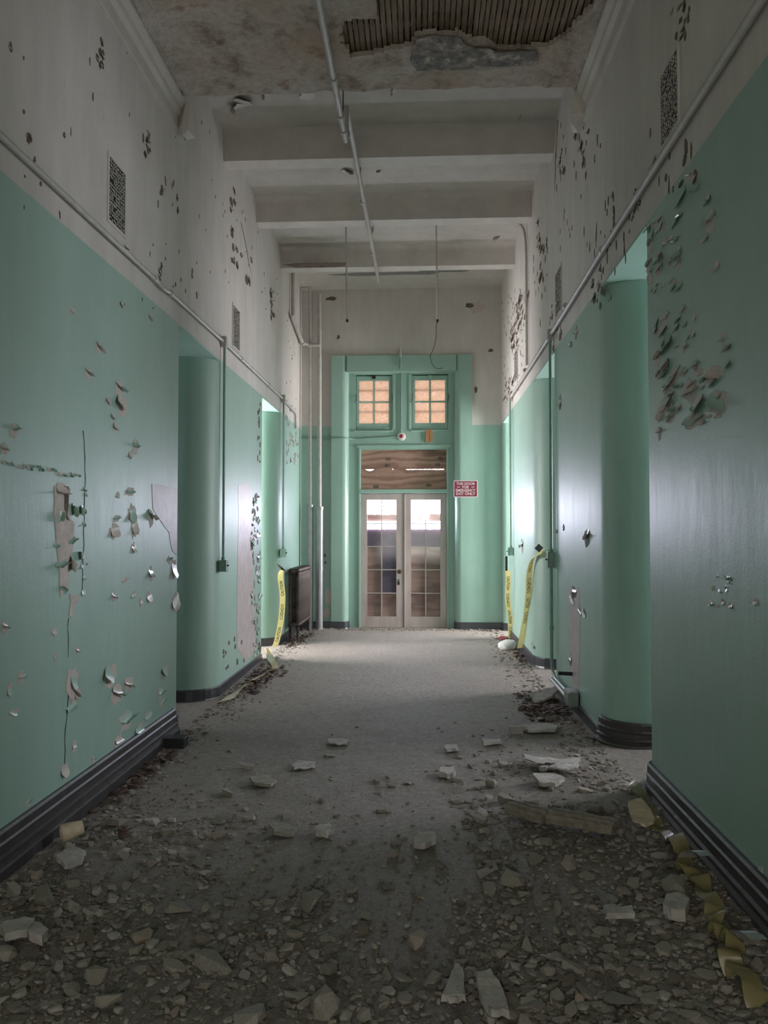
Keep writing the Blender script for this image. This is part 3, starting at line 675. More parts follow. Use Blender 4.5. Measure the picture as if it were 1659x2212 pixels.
e = conduit('thin upright conduit above the round red-centred fixture', [(p.x - 0.01, YF - 0.02, ony(866, 750, YF - 0.02).z), (p.x - 0.01, YF - 0.02, SZ - 0.25), (p.x, YI - 0.02, WZ1 + 0.25), (p.x, YI - 0.02, p.z + 0.06)], 0.013, M['green_pipe'], [((p.x, YI - 0.02, ony(867, 848, YI).z), (0, 0, 1))])
child(obj('pipe_end', tubem([(p.x - 0.01, YF - 0.02, SZ - 0.04), (p.x - 0.01, YF - 0.02, SZ + 0.12), (p.x - 0.01, YF - 0.02, SZ + 0.15)], [0.022, 0.02, 0.012], 10), M['white_paint'], None, True), e)
zc = ony(760, 946, YF).z
conduit('long level conduit from the left corner to the round fixture', [(XL + 0.02, YE - 0.02, zc + 0.01), (SX0 - 0.02, YE - 0.02, zc), (SX0 + 0.05, YF - 0.015, zc), (RX0 - 0.05, YF - 0.015, zc), (RX0 + 0.06, YI - 0.015, zc), (p.x - 0.06, YI - 0.015, p.z)], 0.011, M['green_pipe'])
a = ony(920, 929, YI); c = ony(934, 956, YI)
bm = bmesh.new(); 
for k in (0, 1): box(bm, a.x + k * (c.x - a.x) * 0.55, a.x + (c.x - a.x) * (0.45 + 0.55 * k), YI - 0.035, YI, c.z + 0.02 * k, a.z)
o = obj('wooden_bracket', bm, M['orange_wood']); tag(o, 'short bare orange wooden bracket below right transom window', 'bracket')

# ------------------------------------------------------------------ wall conduits and switch boxes
CL = XL + 0.028
l_ = lambda u, v: onx(u, v, CL)
P0 = l_(0, 303); P0.y = 2.2; P0.z = 3.35
a1 = l_(338, 606); a2 = l_(365, 630); a3 = l_(483, 738); a4 = l_(611, 861)
zz = lambda p_, dx=0.0: (CL + dx, p_.y, p_.z)
conduit('long cream conduit running along the left wall above green paint', [(CL, -2.5, 3.32), (CL, a1.y, a1.z), (CL + 0.012, (a1.y + a2.y) / 2, a2.z - 0.03), (CL, a2.y, a2.z), (CL, a3.y, a3.z), (CL, a4.y, a4.z), (CL, 11.7, a4.z - 0.03), (CL, 11.75, 3.15)], 0.017, M['white_paint'],
        [((CL, a1.y - 0.03, a1.z), (0, 1, 0)), ((CL, a2.y + 0.05, a2.z), (0, 1, 0)), ((CL, l_(522, 775).y, a3.z), (0, 1, 0)), ((CL, l_(580, 832).y, a4.z), (0, 1, 0))], rad=0.05)
def drop(label, x, y, ztop, zbox, side, boxh=0.11, tape=None):
    e = empty('switch_conduit', (x, y, zbox)); tag(e, label, 'switch')
    child(obj('junction', boxm(x - 0.025, x + 0.025, y - 0.035, y + 0.035, ztop - 0.06, ztop + 0.05, bev=0.008), M['white_paint']), e)
    child(obj('pipe', tubem([(x, y, ztop - 0.05), (x, y, zbox + boxh / 2)], 0.013, 10), M['green_pipe'], None, True), e)
    child(obj('coupling', tubem([(x, y, zbox + boxh / 2), (x, y, zbox + boxh / 2 + 0.03)], 0.019, 10), M['green_pipe'], None, True), e)
    bx = boxm(x - 0.033, x + 0.033, y - 0.042, y + 0.042, zbox - boxh / 2, zbox + boxh / 2, bev=0.006); child(obj('switch_box', bx, M['green_pipe']), e)
    xo = x + side * 0.033
    child(obj('cover_plate', boxm(min(xo, xo + side * 0.006), max(xo, xo + side * 0.006), y - 0.046, y + 0.046, zbox - boxh / 2 - 0.004, zbox + boxh / 2 + 0.004, bev=0.002), M['green_pipe']), e)
    child(obj('toggle', boxm(min(xo, xo + side * 0.022), max(xo, xo + side * 0.022), y - 0.006, y + 0.006, zbox - 0.004, zbox + 0.012), M['black']), e)
    return e
bxp = l_(489, 1221); drop('green switch box and conduit by the near left doorway', CL + 0.01, a3.y, a3.z, bxp.z, 1)
bx2 = l_(614, 1194); drop('green switch box and conduit by the far left doorway', CL + 0.01, a4.y, a4.z, bx2.z, 1)
CR = XR - 0.03
r_ = lambda u, v: onx(u, v, CR)
c1 = r_(1545, 180); c2 = r_(1302, 553); c3 = r_(1184, 732); c4 = r_(1101, 861)
conduit('long cream conduit running along the right wall above green paint', [(CR, 2.4, 3.50), (CR, c2.y, 3.50), (CR, c3.y, c3.z), (CR, c4.y, c4.z)], 0.020, M['white_paint'], [((CR, c2.y + 0.02, 3.505), (0, 1, 0)), ((CR, 6.75, 3.52), (0, 1, 0)), ((CR, 9.4, 3.52), (0, 1, 0))])
d3 = r_(1186, 1208); e = drop('grey switch box with twin conduits at the middle right pier', CR - 0.01, c3.y - 0.16, c3.z, d3.z, -1, 0.15)
yy = c3.y - 0.16
child(obj('pipe', tubem([(CR + 0.005, yy + 0.06, c3.z - 0.05), (CR + 0.005, yy + 0.06, d3.z + 0.05)], 0.012, 10), M['green_pipe'], None, True), e)
child(obj('pipe', tubem(bend([(CR - 0.01, yy, d3.z - 0.06), (CR - 0.01, yy, 0.24), (CR - 0.01, yy - 0.18, 0.17), (CR - 0.012, 6.62, 0.17)], 0.08), 0.016, 10), M['green_pipe'], None, True), e)
child(obj('coupling', tubem([(CR - 0.01, yy, 0.60), (CR - 0.01, yy, 0.65)], 0.022, 10), M['green_pipe'], None, True), e)
e2 = empty('junction_box', (CR - 0.03, 6.48, 0.19)); tag(e2, 'small grey junction box on skirting of the middle right pier', 'junction box')
child(obj('box_body', boxm(CR - 0.06, CR + 0.02, 6.38, 6.60, 0.115, 0.235, bev=0.008), M['steel']), e2)
child(obj('lid', boxm(CR - 0.066, CR - 0.058, 6.40, 6.58, 0.125, 0.225, bev=0.003), M['steel']), e2)
child(obj('pipe', tubem([(CR - 0.035, 6.60, 0.15), (CR - 0.035, 7.42, 0.15)], 0.018, 10), M['white_paint'], None, True), e2)
pp = r_(1205, 1458); conduit('short black pipe stub sticking out above the junction box', [(CR + 0.03, pp.y - 0.55, 0.33), (CR - 0.09, pp.y - 0.55, 0.335)], 0.016, M['black'], name='pipe_stub', cat='pipe')
d4 = r_(1103, 1191); drop('green switch box and conduit by the far right doorway', CR - 0.01, c4.y - 0.12, c4.z, d4.z, -1)
# ceiling pipe with riser
XP = -0.645; ZA, ZP = EYE + 3.34, EYE + 3.655
e = empty('ceiling_pipe', (XP, 6.45, ZA)); tag(e, 'long white pipe hanging along the ceiling with an upward elbow', 'pipe')
child(obj('pipe', tubem(bend([(XP, -1, ZA), (XP, 6.45, ZA), (XP, 6.45, ZP), (XP + 0.02, 11.05, ZP)], 0.05), 0.024, 12), M['white_paint'], None, True), e)
for y, z in ((5.55, ZA), (6.05, ZA), (6.28, ZA), (8.35, ZP), (9.9, ZP)): child(obj('coupling', tubem([(XP, y - 0.03, z), (XP, y + 0.03, z)], 0.032, 12), M['white_paint'], None, True), e)
child(obj('coupling', tubem([(XP, 6.45, ZA + 0.04), (XP, 6.45, ZA + 0.09)], 0.032, 12), M['white_paint'], None, True), e)
for y, z0, z1 in ((5.3, ZA, ZN - 0.0), (6.2, ZA, ZC), (8.0, ZP, ZC), (11.0, ZP, ZC)):
    child(obj('hanger', tubem([(XP, y, z0), (XP, y, z1)], 0.005, 6), M['iron'], None), e)
# pendant rods
def pendant(label, u, v, u1, v1, wire):
    c = onz(u, v, ZC); b_ = ony(u1, v1, c.y); e = empty('pendant_rod', (c.x, c.y, ZC)); tag(e, label, 'lamp rod', 'bare pendant lamp rods')
    bm = bmesh.new(); lathe(bm, [(0.06, 0), (0.06, -0.015), (0.045, -0.045), (0.015, -0.055)], (c.x, c.y, ZC), 'Z', 16); child(obj('canopy', bm, M['white_paint'], None, True), e)
    child(obj('rod', tubem([(c.x, c.y, ZC - 0.05), (b_.x, c.y, b_.z)], 0.011, 8), M['white_paint'], None, True), e)
    child(obj('tip', tubem([(b_.x, c.y, b_.z), (b_.x, c.y, b_.z - 0.035)], 0.016, 8), M['black'], None, True), e)
    if wire:
        pts = [ony(a_, d_, c.y) for a_, d_ in wire]; child(obj('wire', tubem(bend(pts, 0.1), 0.004, 5), M['black'], None), e)
    return c
pendant('left bare pendant rod hanging from the ceiling bay', 747, 470, 750, 690, None)
c = pendant('right bare pendant rod with a dangling black wire', 942, 467, 945, 690, [(945, 696), (941, 705), (943, 722), (939, 745), (935, 758), (929, 768), (931, 782), (938, 794), (946, 797), (956, 795)])
conduit('cream conduit from right pendant rod across ceiling down right wall', [(c.x, c.y - 0.02, ZC - 0.03), (1.08, 9.62, ZC - 0.03), (XR - 0.03, 9.45, ZC - 0.2), (XR - 0.025, 9.28, 5.0), (XR - 0.025, 9.28, 3.56)], 0.016, M['white_paint'], [((XR - 0.025, 9.28, 4.35), (0, 0, 1)), ((0.9, 9.65, ZC - 0.03), (1, 0, 0))], rad=0.15)
# risers in the left corner
def riser(label, u, zbot, rt, rb, zt_, ztop):
    x = ony(u, 1200, 12.27).x; e = empty('riser_pipe', (x, 12.27, 0)); tag(e, label, 'pipe', 'heating risers in the left corner')
    child(obj('upper_pipe', tubem([(x, 12.27, zt_), (x - 0.01, 12.27, ztop)], rt, 12), M['white_paint'], None, True), e)
    child(obj('lower_pipe', tubem([(x, 12.27, zbot), (x, 12.27, zt_)], rb, 14), M['steel_white'], None, True), e)
    child(obj('collar', tubem([(x, 12.27, zt_ - 0.01), (x, 12.27, zt_ + 0.04)], rb * 1.12, 14), M['steel_white'], None, True), e)
    child(obj('collar', tubem([(x, 12.27, zbot + 0.95), (x, 12.27, zbot + 1.0)], rb * 1.06, 14), M['steel_white'], None, True), e)
    return x
M['steel_white'] = simple('silver_pipe_wrap', (0.38, 0.37, 0.39), 0.32, 0.12, 10, 0.1, 0.35)
xr1 = riser('thinner lagged riser pipe beside the radiator', 670, 0.0, 0.030, 0.048, ony(670, 1096, 12.27).z, ZC - 0.03)
xr2 = riser('thicker lagged riser pipe nearer the doors', 690, 0.0, 0.034, 0.058, ony(690, 1100, 12.27).z, 5.40)
zj = ony(665, 748, 12.27).z
conduit('bent branch pipe between the riser pipes and left wall', [(XL + 0.05, 11.3, ZC - 0.02), (XL + 0.05, 11.3, zj + 0.22), (XL + 0.05, 11.2, zj + 0.2), (XL + 0.06, 12.15, zj + 0.02), (xr1, 12.2, zj), (xr2, 12.2, zj)], 0.03, M['white_paint'], [((xr1, 12.2, zj), (1, 0, 0)), ((XL + 0.06, 12.12, zj + 0.02), (0, 1, 0))], cat='pipe', name='branch_pipe', rad=0.05)
# radiator
RX, RY0, RY1, RZ0, RZ1 = -1.845, 10.98, 12.12, 0.17, 1.035
rad = empty('radiator', (RX, (RY0 + RY1) / 2, 0)); tag(rad, 'rusty dark cast iron radiator below the left wall switch', 'radiator')
nsec = 12; pitch = (RY1 - RY0) / nsec
def section():
    bm = bmesh.new()
    for dx in (-0.055, 0.055):
        tube(bm, [(dx, 0, RZ0 + 0.05), (dx, 0, RZ0 + 0.1), (dx, 0, RZ1 - 0.1), (dx, 0, RZ1 - 0.05)], [0.024, 0.029, 0.029, 0.024], 8)
    for z in (RZ0 + 0.045, RZ1 - 0.045): tube(bm, [(-0.085, 0, z), (-0.06, 0, z + 0.005), (0.06, 0, z + 0.005), (0.085, 0, z)], [0.02, 0.038, 0.038, 0.02], 8)
    for z in (0.45, 0.72): box(bm, -0.055, 0.055, -0.01, 0.01, z - 0.012, z + 0.012)
    bmesh.ops.recalc_face_normals(bm, faces=bm.faces); me = bpy.data.meshes.new('section'); bm.to_mesh(me); bm.free()
    for p_ in me.polygons: p_.use_smooth = True
    me.materials.append(M['iron']); return me
sme = section()
for i in range(nsec):
    o = link('section', sme, None, rad); o.location = (0, RY0 + pitch * (i + 0.5) - (RY0 + RY1) / 2, 0); o.scale = (1, 1, 1)
for y in (RY0 + pitch * 0.5, RY1 - pitch * 0.5):
    for dx in (-0.055, 0.055): child(obj('leg', tubem([(RX + dx, y, RZ0 + 0.06), (RX + dx, y, 0.03), (RX + dx * 1.15, y, -0.01)], [0.024, 0.018, 0.024], 8), M['iron'], None, True), rad)
child(obj('connecting_rod', tubem([(RX, RY0 - 0.01, RZ1 - 0.045), (RX, RY1 + 0.01, RZ1 - 0.045)], 0.03, 8), M['iron'], None, True), rad)
child(obj('connecting_rod', tubem([(RX, RY0 - 0.01, RZ0 + 0.045), (RX, RY1 + 0.08, RZ0 + 0.045)], 0.03, 8), M['iron'], None, True), rad)
# ------------------------------------------------------------------ vent grilles
def vent(label, x, s, y0, y1, z0, z1, seed, broken=False):
    r = random.Random(seed); e = empty('vent_grille', (x, (y0 + y1) / 2, z0)); tag(e, label, 'vent', 'cast vent grilles high on the walls')
    X = lambda d: x + s * d
    bx = lambda d0, d1, a, b_, c, d: boxm(min(X(d0), X(d1)), max(X(d0), X(d1)), a, b_, c, d)
    child(obj('dark_back', bx(0.0, 0.002, y0, y1, z0, z1), M['dark_gap']), e)
    bm = bmesh.new()
    for (a, b_, c, d) in ((y0 - 0.02, y0, z0 - 0.02, z1 + 0.02), (y1, y1 + 0.02, z0 - 0.02, z1 + 0.02), (y0, y1, z0 - 0.02, z0), (y0, y1, z1, z1 + 0.02)): box(bm, min(X(0), X(0.008)), max(X(0), X(0.008)), a, b_, c, d)
    child(obj('frame', bm, M['cream']), e)
    bm = bmesh.new(); ny, nz_ = 9, 17; dy, dz = (y1 - y0) / ny, (z1 - z0) / nz_
    for i in range(ny + 1):
        for j in range(nz_ + 1):
            if r.random() < 0.06: continue
            yc, zc_ = y0 + dy * i, z0 + dz * j; w = r.uniform(0.30, 0.46)
            n = 6; ring = [(yc + dy * w * r.uniform(0.75, 1.15) * math.cos(2 * PI * k / n), zc_ + dz * w * r.uniform(0.75, 1.15) * math.sin(2 * PI * k / n)) for k in range(n)]
            ring = [(min(max(a, y0), y1), min(max(b_, z0), z1)) for a, b_ in ring]
            try: bm.faces.new([bm.verts.new((X(0.006), a, b_)) for a, b_ in ring])
            except Exception: pass
            if i < ny and r.random() < 0.62: box(bm, min(X(0.002), X(0.006)), max(X(0.002), X(0.006)), yc, yc + dy, zc_ - dz * 0.11 if j else z0, zc_ + dz * 0.11 if j < nz_ else z1)
            if j < nz_ and r.random() < 0.62: box(bm, min(X(0.002), X(0.006)), max(X(0.002), X(0.006)), yc - dy * 0.12 if i else y0, yc + dy * 0.12 if i < ny else y1, zc_, zc_ + dz)
    child(obj('lattice', bm, M['cream']), e)
def vent_px(label, x, s, u0, u1, vt, vb, seed):
    a = onx(u0, 600, x).y; b_ = onx(u1, 600, x).y; y0, y1 = min(a, b_), max(a, b_)
    near = u0 if a < b_ else u1
    vent(label, x, s, y0, y1, onx(near, vb, x).z, onx(near, vt, x).z, seed)
vent_px('near vent grille high on the left wall', XL, 1, 232, 267, 333, 472, 1)
vent_px('far vent grille high on the left wall', XL, 1, 503, 517, 658, 745, 2)
vent_px('near vent grille with peeled edge high on the right wall', XR, -1, 1470, 1433, 92, 255, 3)
vent_px('middle vent grille high on the right wall', XR, -1, 1213, 1201, 572, 668, 4)
vent_px('far vent grille high on the right wall', XR, -1, 1118, 1111, 752, 818, 5)

# ------------------------------------------------------------------ peeling paint
def flake_mesh(seed, rows=5):
    r = random.Random(seed); bm = bmesh.new(); th = r.uniform(0.7, 2.3); prof = [r.uniform(0.5, 0.75)] + [r.uniform(0.75, 1.05) for _ in range(rows - 1)] + [r.uniform(0.15, 0.6)]
    sk = r.uniform(-0.3, 0.3); R = 1.0 / th; V = []
    for i in range(rows + 1):
        t = i / rows; a = th * t; y = R * (1 - math.cos(a)) + 0.004; z = -R * math.sin(a); row = []
        for k in (-1, -0.3, 0.4, 1):
            row.append(bm.verts.new((k * prof[i] * 0.5 + sk * t + r.uniform(-0.06, 0.06), y + 0.10 * t * k * k * r.uniform(-0.3, 1), z + r.uniform(-0.05, 0.05))))
        V.append(row)
    for a, b_ in zip(V, V[1:]):
        for k in range(3): bm.faces.new((a[k], a[k + 1], b_[k + 1], b_[k]))
    return bm
def patch_mesh(seed):
    r = random.Random(seed); bm = bmesh.new(); n = 14; ring = []
    for k in range(n):
        a = 2 * PI * k / n; rad_ = 0.5 * r.uniform(0.6, 1.1); ring.append((rad_ * math.cos(a), rad_ * math.sin(a)))
    a = [bm.verts.new((x, 0.0, z)) for x, z in ring]; b_ = [bm.verts.new((x * 0.97, 1.0, z * 0.97)) for x, z in ring]
    for i in range(n): bm.faces.new((a[i], a[(i + 1) % n], b_[(i + 1) % n], b_[i]))
    bm.faces.new(b_); return bm
def to_me(bm, name, m):
    bmesh.ops.recalc_face_normals(bm, faces=bm.faces) if name != 'paint_flake' else None
    me = bpy.data.meshes.new(name); bm.to_mesh(me); bm.free(); me.materials.append(m); return me
NV = 14
FM = {c_: [to_me(flake_mesh(100 + i), 'paint_flake', M['flake_' + c_]) for i in range(NV)] for c_ in ('green', 'cream', 'pale')}
for l2 in FM.values():
    for me in l2:
        for p_ in me.polygons: p_.use_smooth = True
PM = {c_: [to_me(patch_mesh(200 + i), 'bare_patch', M[c_]) for i in range(NV)] for c_ in ('plaster', 'bare_brown', 'pink_paint', 'grey_mortar')}
WALLR = {'L': Matrix.Rotation(-PI / 2, 4, 'Z'), 'R': Matrix.Rotation(PI / 2, 4, 'Z'), 'E': Matrix.Rotation(PI, 4, 'Z'), 'C': Matrix.Rotation(-PI / 2, 4, 'X')}
WOBJ = {'L': wall_left, 'R': wall_right, 'E': wall_end, 'C': ceiling}
WN = {'L': Vector((1, 0, 0)), 'R': Vector((-1, 0, 0)), 'E': Vector((0, -1, 0)), 'C': Vector((0, 0, -1))}
cnt = {}
def flake(wk, p, w, h, col, ang=0.0, out=None, parent=None):
    if col == 'green' and wk in 'LR' and random.random() < 0.42: col = 'pale'
    me = random.choice(FM[col]); o = bpy.data.objects.new('paint_flake', me); C.objects.link(o); o.parent = parent or WOBJ[wk]
    o.matrix_world = Matrix.Translation(p) @ WALLR[wk] @ Matrix.Rotation(ang, 4, 'Y') @ Matrix.Diagonal((w, out or min(w, h) * 0.8, h, 1))
    cnt[wk] = cnt.get(wk, 0) + 1; return o
def patch(wk, p, w, h, col, ang=0.0, parent=None, t=0.002):
    me = random.choice(PM[col]); o = bpy.data.objects.new('bare_patch', me); C.objects.link(o); o.parent = parent or WOBJ[wk]
    o.matrix_world = Matrix.Translation(p) @ WALLR[wk] @ Matrix.Rotation(ang, 4, 'Y') @ Matrix.Diagonal((w, t, h, 1))
    cnt[wk + 'p'] = cnt.get(wk + 'p', 0) + 1; return o
def on(wk, u, v):
    return {'L': lambda: onx(u, v, XL), 'R': lambda: onx(u, v, XR), 'E': lambda: ony(u, v, YE)}[wk]()
def spot(wk, u, v, wpx, hpx, col='green', bare='plaster', curl=1.0, bp=True, ang=None, hp=1.0):
    p = on(wk, u, v); d = p.y if wk != 'E' else YE
    k = d / F; h = hpx * k
    w = wpx * k if wk == 'E' else min(0.5, abs(onx(u + wpx / 2, v, XL if wk == 'L' else XR).y - onx(u - wpx / 2, v, XL if wk == 'L' else XR).y))
    if bp: patch(wk, p, w, h, bare, random.uniform(-0.2, 0.2))
    if curl:
        q_ = p + Vector((0, 0, h * 0.35)); flake(wk, q_, w * 0.8, h * 0.75, col, random.uniform(-0.4, 0.4) if ang is None else ang, min(w, h) * 0.42 * curl)
# left near wall (pixel, size) read off the photograph
for u, v, w, h in [(30, 930, 22, 40), (8, 970, 20, 30), (157, 672, 14, 16), (214, 752, 18, 30), (265, 660, 10, 22), (325, 685, 10, 26), (192, 808, 18, 30), (258, 840, 20, 40), (265, 880, 24, 55), (245, 900, 12, 20), (235, 868, 12, 20), (250, 922, 14, 26), (292, 965, 16, 40), (282, 985, 8, 24), (255, 1070, 8, 16), (280, 1062, 22, 22), (285, 1110, 20, 50), (252, 1120, 20, 18), (247, 1148, 24, 40), (290, 1140, 16, 50), (326, 1118, 16, 46), (288, 1185, 12, 30), (270, 1253, 18, 14), (246, 1290, 12, 24), (290, 1285, 14, 18), (325, 1240, 12, 40), (322, 1290, 14, 30), (304, 1300, 6, 24), (10, 1355, 16, 40), (115, 1365, 14, 24), (375, 1230, 14, 60), (378, 1300, 18, 50), (365, 1210, 8, 20), (277, 1480, 24, 34), (160, 1470, 20, 60), (168, 1500, 14, 26), (240, 1462, 28, 60), (252, 1500, 26, 50), (358, 1450, 16, 30), (270, 1560, 30, 50), (300, 1575, 22, 26), (345, 1500, 12, 30), (320, 1545, 20, 18), (255, 1600, 20, 30), (350, 1520, 14, 16), (20, 1490, 14, 40), (45, 1465, 20, 30), (30, 1540, 24, 18), (160, 1615, 12, 30), (200, 1640, 8, 26), (140, 1665, 20, 40), (60, 1735, 14, 18), (120, 1420, 10, 20), (168, 1405, 8, 20)]:
    spot('L', u, v, w, h)
# the row of lifted paint along the old panel joint
for k in range(26):
    u = 5 + k * 6.6 + random.uniform(-2, 2); p = on('L', u, 993 + (u - 5) * 0.2 + random.uniform(-4, 4)); flake('L', p, 0.022, 0.03, 'green', random.uniform(-1, 1), 0.02)
for pts, m_ in (([(117, 1050), (138, 1047), (152, 1056), (147, 1092), (152, 1122), (160, 1130), (158, 1180), (146, 1225), (147, 1268), (130, 1290), (128, 1240), (122, 1180), (116, 1110)], 'plaster'),
                ([(150, 1283), (160, 1288), (172, 1283), (168, 1302), (158, 1310), (155, 1335), (149, 1330), (153, 1300)], 'plaster'),
                ([(146, 1448), (165, 1447), (163, 1475), (168, 1490), (160, 1505), (163, 1520), (158, 1532), (153, 1515), (142, 1492)], 'plaster'),
                ([(268, 1466), (287, 1462), (286, 1482), (270, 1497)], 'plaster'),
                ([(328, 1045), (382, 1055), (382, 1200), (372, 1190), (365, 1150), (350, 1130), (330, 1100)], 'pink_paint')):
    px_patch('bare_patch', ragged(pts, 2, 1.2, len(pts)), lambda u, v: onx(u, v, XL), (1, 0, 0), M[m_], wall_left, 0.0025)
px_patch('bare_patch', ragged([(138, 1050), (148, 1051), (148, 1092), (143, 1120), (150, 1125), (139, 1100)], 2, 1, 3), lambda u, v: onx(u, v, XL + 0.003), (1, 0, 0), M['bare_brown'], wall_left, 0.002)
# big curled sheets along that strip
for u, v, w, h, a in [(130, 1062, 26, 60, 0.1), (122, 1130, 16, 50, 1.2), (160, 1110, 16, 40, -1.3), (152, 1170, 20, 30, 0.4), (128, 1225, 26, 40, 0.3), (120, 1180, 14, 26, 0.2), (160, 1240, 18, 80, -1.4), (136, 1290, 20, 24, 2.8), (180, 1120, 10, 60, -1.5), (180, 1220, 10, 60, -1.5), (165, 1495, 22, 26, -0.6), (150, 1530, 24, 30, 0.2)]:
    spot('L', u, v, w, h, bp=False, ang=a, curl=1.3)
def crack(parent, wk, pts, w=2.2, seed=0, m='dark_gap'):
    r = random.Random(seed); A = []; B = []
    for (a, b_) in zip(pts, pts[1:]):
        for k in range(4):
            t = k / 4; u = a[0] + (b_[0] - a[0]) * t + r.uniform(-1.2, 1.2); v = a[1] + (b_[1] - a[1]) * t; ww = w * r.uniform(0.25, 0.8); A.append((u - ww / 2, v)); B.append((u + ww / 2, v))
    A.append(pts[-1]); x = XL if wk == 'L' else XR
    o = px_patch('crack', A + B[::-1], lambda u, v: onx(u, v, x), WN[wk], M[m], parent, 0.0015); return o
crack(wall_left, 'L', [(180, 930), (184, 1010), (182, 1100), (180, 1200), (178, 1290)], 1.7, 1)
crack(wall_left, 'L', [(147, 1335), (147, 1420)], 1.5, 2); crack(wall_left, 'L', [(148, 1500), (140, 1600), (138, 1680)], 2.2, 3); 
crack(wall_left, 'L', [(520, 480), (545, 600)], 1.2, 5); crack(wall_right, 'R', [(1205, 260), (1198, 420)], 1.6, 6)
for k in range(14): flake('L', on('L', 181 + random.uniform(-2, 3), random.uniform(1030, 1290)), 0.03, 0.06, 'green', random.uniform(-0.5, 0.5), 0.02)
# left second wall
px_patch('bare_patch', ragged([(514, 1050), (530, 1040), (545, 1060), (547, 1300), (552, 1400), (530, 1430), (512, 1400)], 5, 1.5, 4), lambda u, v: onx(u, v, XL), (1, 0, 0), M['pink_paint'], wall_left, 0.002)
for k in range(60):
    t = random.random(); v = 1070 + 360 * t; u = random.gauss(553, 6)
    if 500 < u < 563: spot('L', u, v, random.uniform(3, 7), random.uniform(10, 26), bare='grey_mortar', curl=random.choice((0, 0.6, 1)))
for k in range(14): spot('L', random.uniform(556, 563), random.uniform(870, 1000), 3, random.uniform(8, 16), bare='bare_brown', curl=0)
for k in range(16): spot('L', random.uniform(480, 560), random.uniform(1380, 1450) + 0, 4, random.uniform(8, 14), bare='bare_brown', curl=0)
# left third wall, below the conduit
for k in range(36): spot('L', random.uniform(617, 644), random.uniform(880, 1000), 3.0, random.uniform(6, 18), 'cream', 'grey_mortar', random.choice((0, 0.6)))
# right near wall clusters
def cluster(wk, u0, u1, v0, v1, n, w, h, col='green', bare='plaster', pc=0.85, pb=0.3):
    for _ in range(n): spot(wk, random.uniform(u0, u1), random.uniform(v0, v1), random.uniform(*w), random.uniform(*h), col, bare, 1.0 if random.random() < pc else 0, random.random() < pb)
for u, v, w, h in [(1470, 430, 30, 44), (1500, 410, 26, 46), (1490, 380, 18, 30), (1535, 480, 26, 60), (1528, 445, 14, 60), (1524, 525, 14, 44), (1550, 575, 14, 34), (1423, 570, 16, 60), (1467, 620, 24, 40), (1462, 560, 28, 60), (1448, 568, 12, 14), (1438, 690, 16, 40), (1430, 715, 26, 40), (1440, 745, 30, 50), (1422, 775, 18, 40), (1440, 800, 14, 40), (1500, 790, 18, 36), (1562, 730, 16, 26), (1570, 760, 18, 40), (1570, 790, 18, 30), (1455, 815, 40, 40), (1490, 845, 30, 60), (1505, 880, 40, 50), (1540, 810, 40, 40), (1550, 870, 46, 60), (1440, 870, 26, 50), (1428, 895, 18, 40), (1452, 890, 22, 40), (1495, 912, 34, 36), (1425, 935, 10, 36), (1480, 700, 12, 20), (1475, 670, 12, 20)]:
    spot('R', u, v, w, h, bp=random.random() < 0.55)
cluster('R', 1400, 1470, 460, 640, 40, (6, 16), (12, 40)); cluster('R', 1410, 1500, 660, 760, 14, (6, 14), (10, 30)); cluster('R', 1415, 1560, 790, 920, 34, (8, 22), (12, 36))
cluster('R', 1528, 1580, 1238, 1312, 22, (6, 14), (8, 22)); spot('R', 1632, 1300, 12, 20); spot('R', 1645, 1890, 16, 40)
for k in range(26): # chipped edge over the right skirting
    t = k / 26; u = 1405 + 235 * t; p = on('R', u, 1652 + (u - 1395) * 1.03 - 14); flake('R', p, 0.03, 0.035, 'green', random.uniform(-0.6, 0.6), 0.02)
for u, v, w, h in [(1268, 1165, 12, 50), (1203, 1148, 5, 12), (1217, 1140, 5, 16), (1240, 1280, 14, 34), (1238, 1300, 12, 20), (1252, 1320, 10, 20), (1262, 1325, 10, 20), (1128, 1180, 5, 40), (1210, 870, 6, 40), (1245, 720, 8, 34), (1233, 745, 6, 20), (1233, 1425, 6, 36), (1150, 1395, 8, 14)]:
    spot('R', u, v, w, h, bare='grey_mortar', curl=0.7)
px_patch('bare_patch', ragged([(1229, 1265), (1250, 1270), (1253, 1330), (1250, 1500), (1240, 1520), (1232, 1420), (1229, 1340)], 4, 1, 9), lambda u, v: onx(u, v, XR), (-1, 0, 0), M['pink_paint'], wall_right, 0.002)
# upper cream walls: dark chips, brown also painting the shade of cracks and lifts, thick on the right
def chips(name, wk, zones, m, parent):   # many tiny lifted chips joined
    bm = bmesh.new(); n_ = WN[wk]
    for (u0, u1, v0, v1, n, wr, hr) in zones:
        for _ in range(n):
            u, v = random.uniform(u0, u1), random.uniform(v0, v1)
            if callable(v0): pass
            if random.random() < (0.2 if wk == 'R' else 0.45): continue
            q = 0.8 if wk == 'R' else 0.55
            p = on(wk, u, v); w, h = random.uniform(*wr) * q, random.uniform(*hr) * q; t = Vector((0, 1, 0)) if wk in 'LR' else Vector((1, 0, 0))
            pts = [p + t * (w * math.cos(a) * random.uniform(0.5, 1)) + Vector((0, 0, 1)) * (h * math.sin(a) * random.uniform(0.5, 1)) for a in [2 * PI * k / 7 for k in range(7)]]
            a_ = [bm.verts.new(q_) for q_ in pts]; b_ = [bm.verts.new(q_ + n_ * 0.0025) for q_ in pts]
            for i in range(7): bm.faces.new((a_[i], a_[(i + 1) % 7], b_[(i + 1) % 7], b_[i]))
            bm.faces.new(b_)
    o = obj(name, bm, m, parent); o['kind'] = 'stuff'; return o
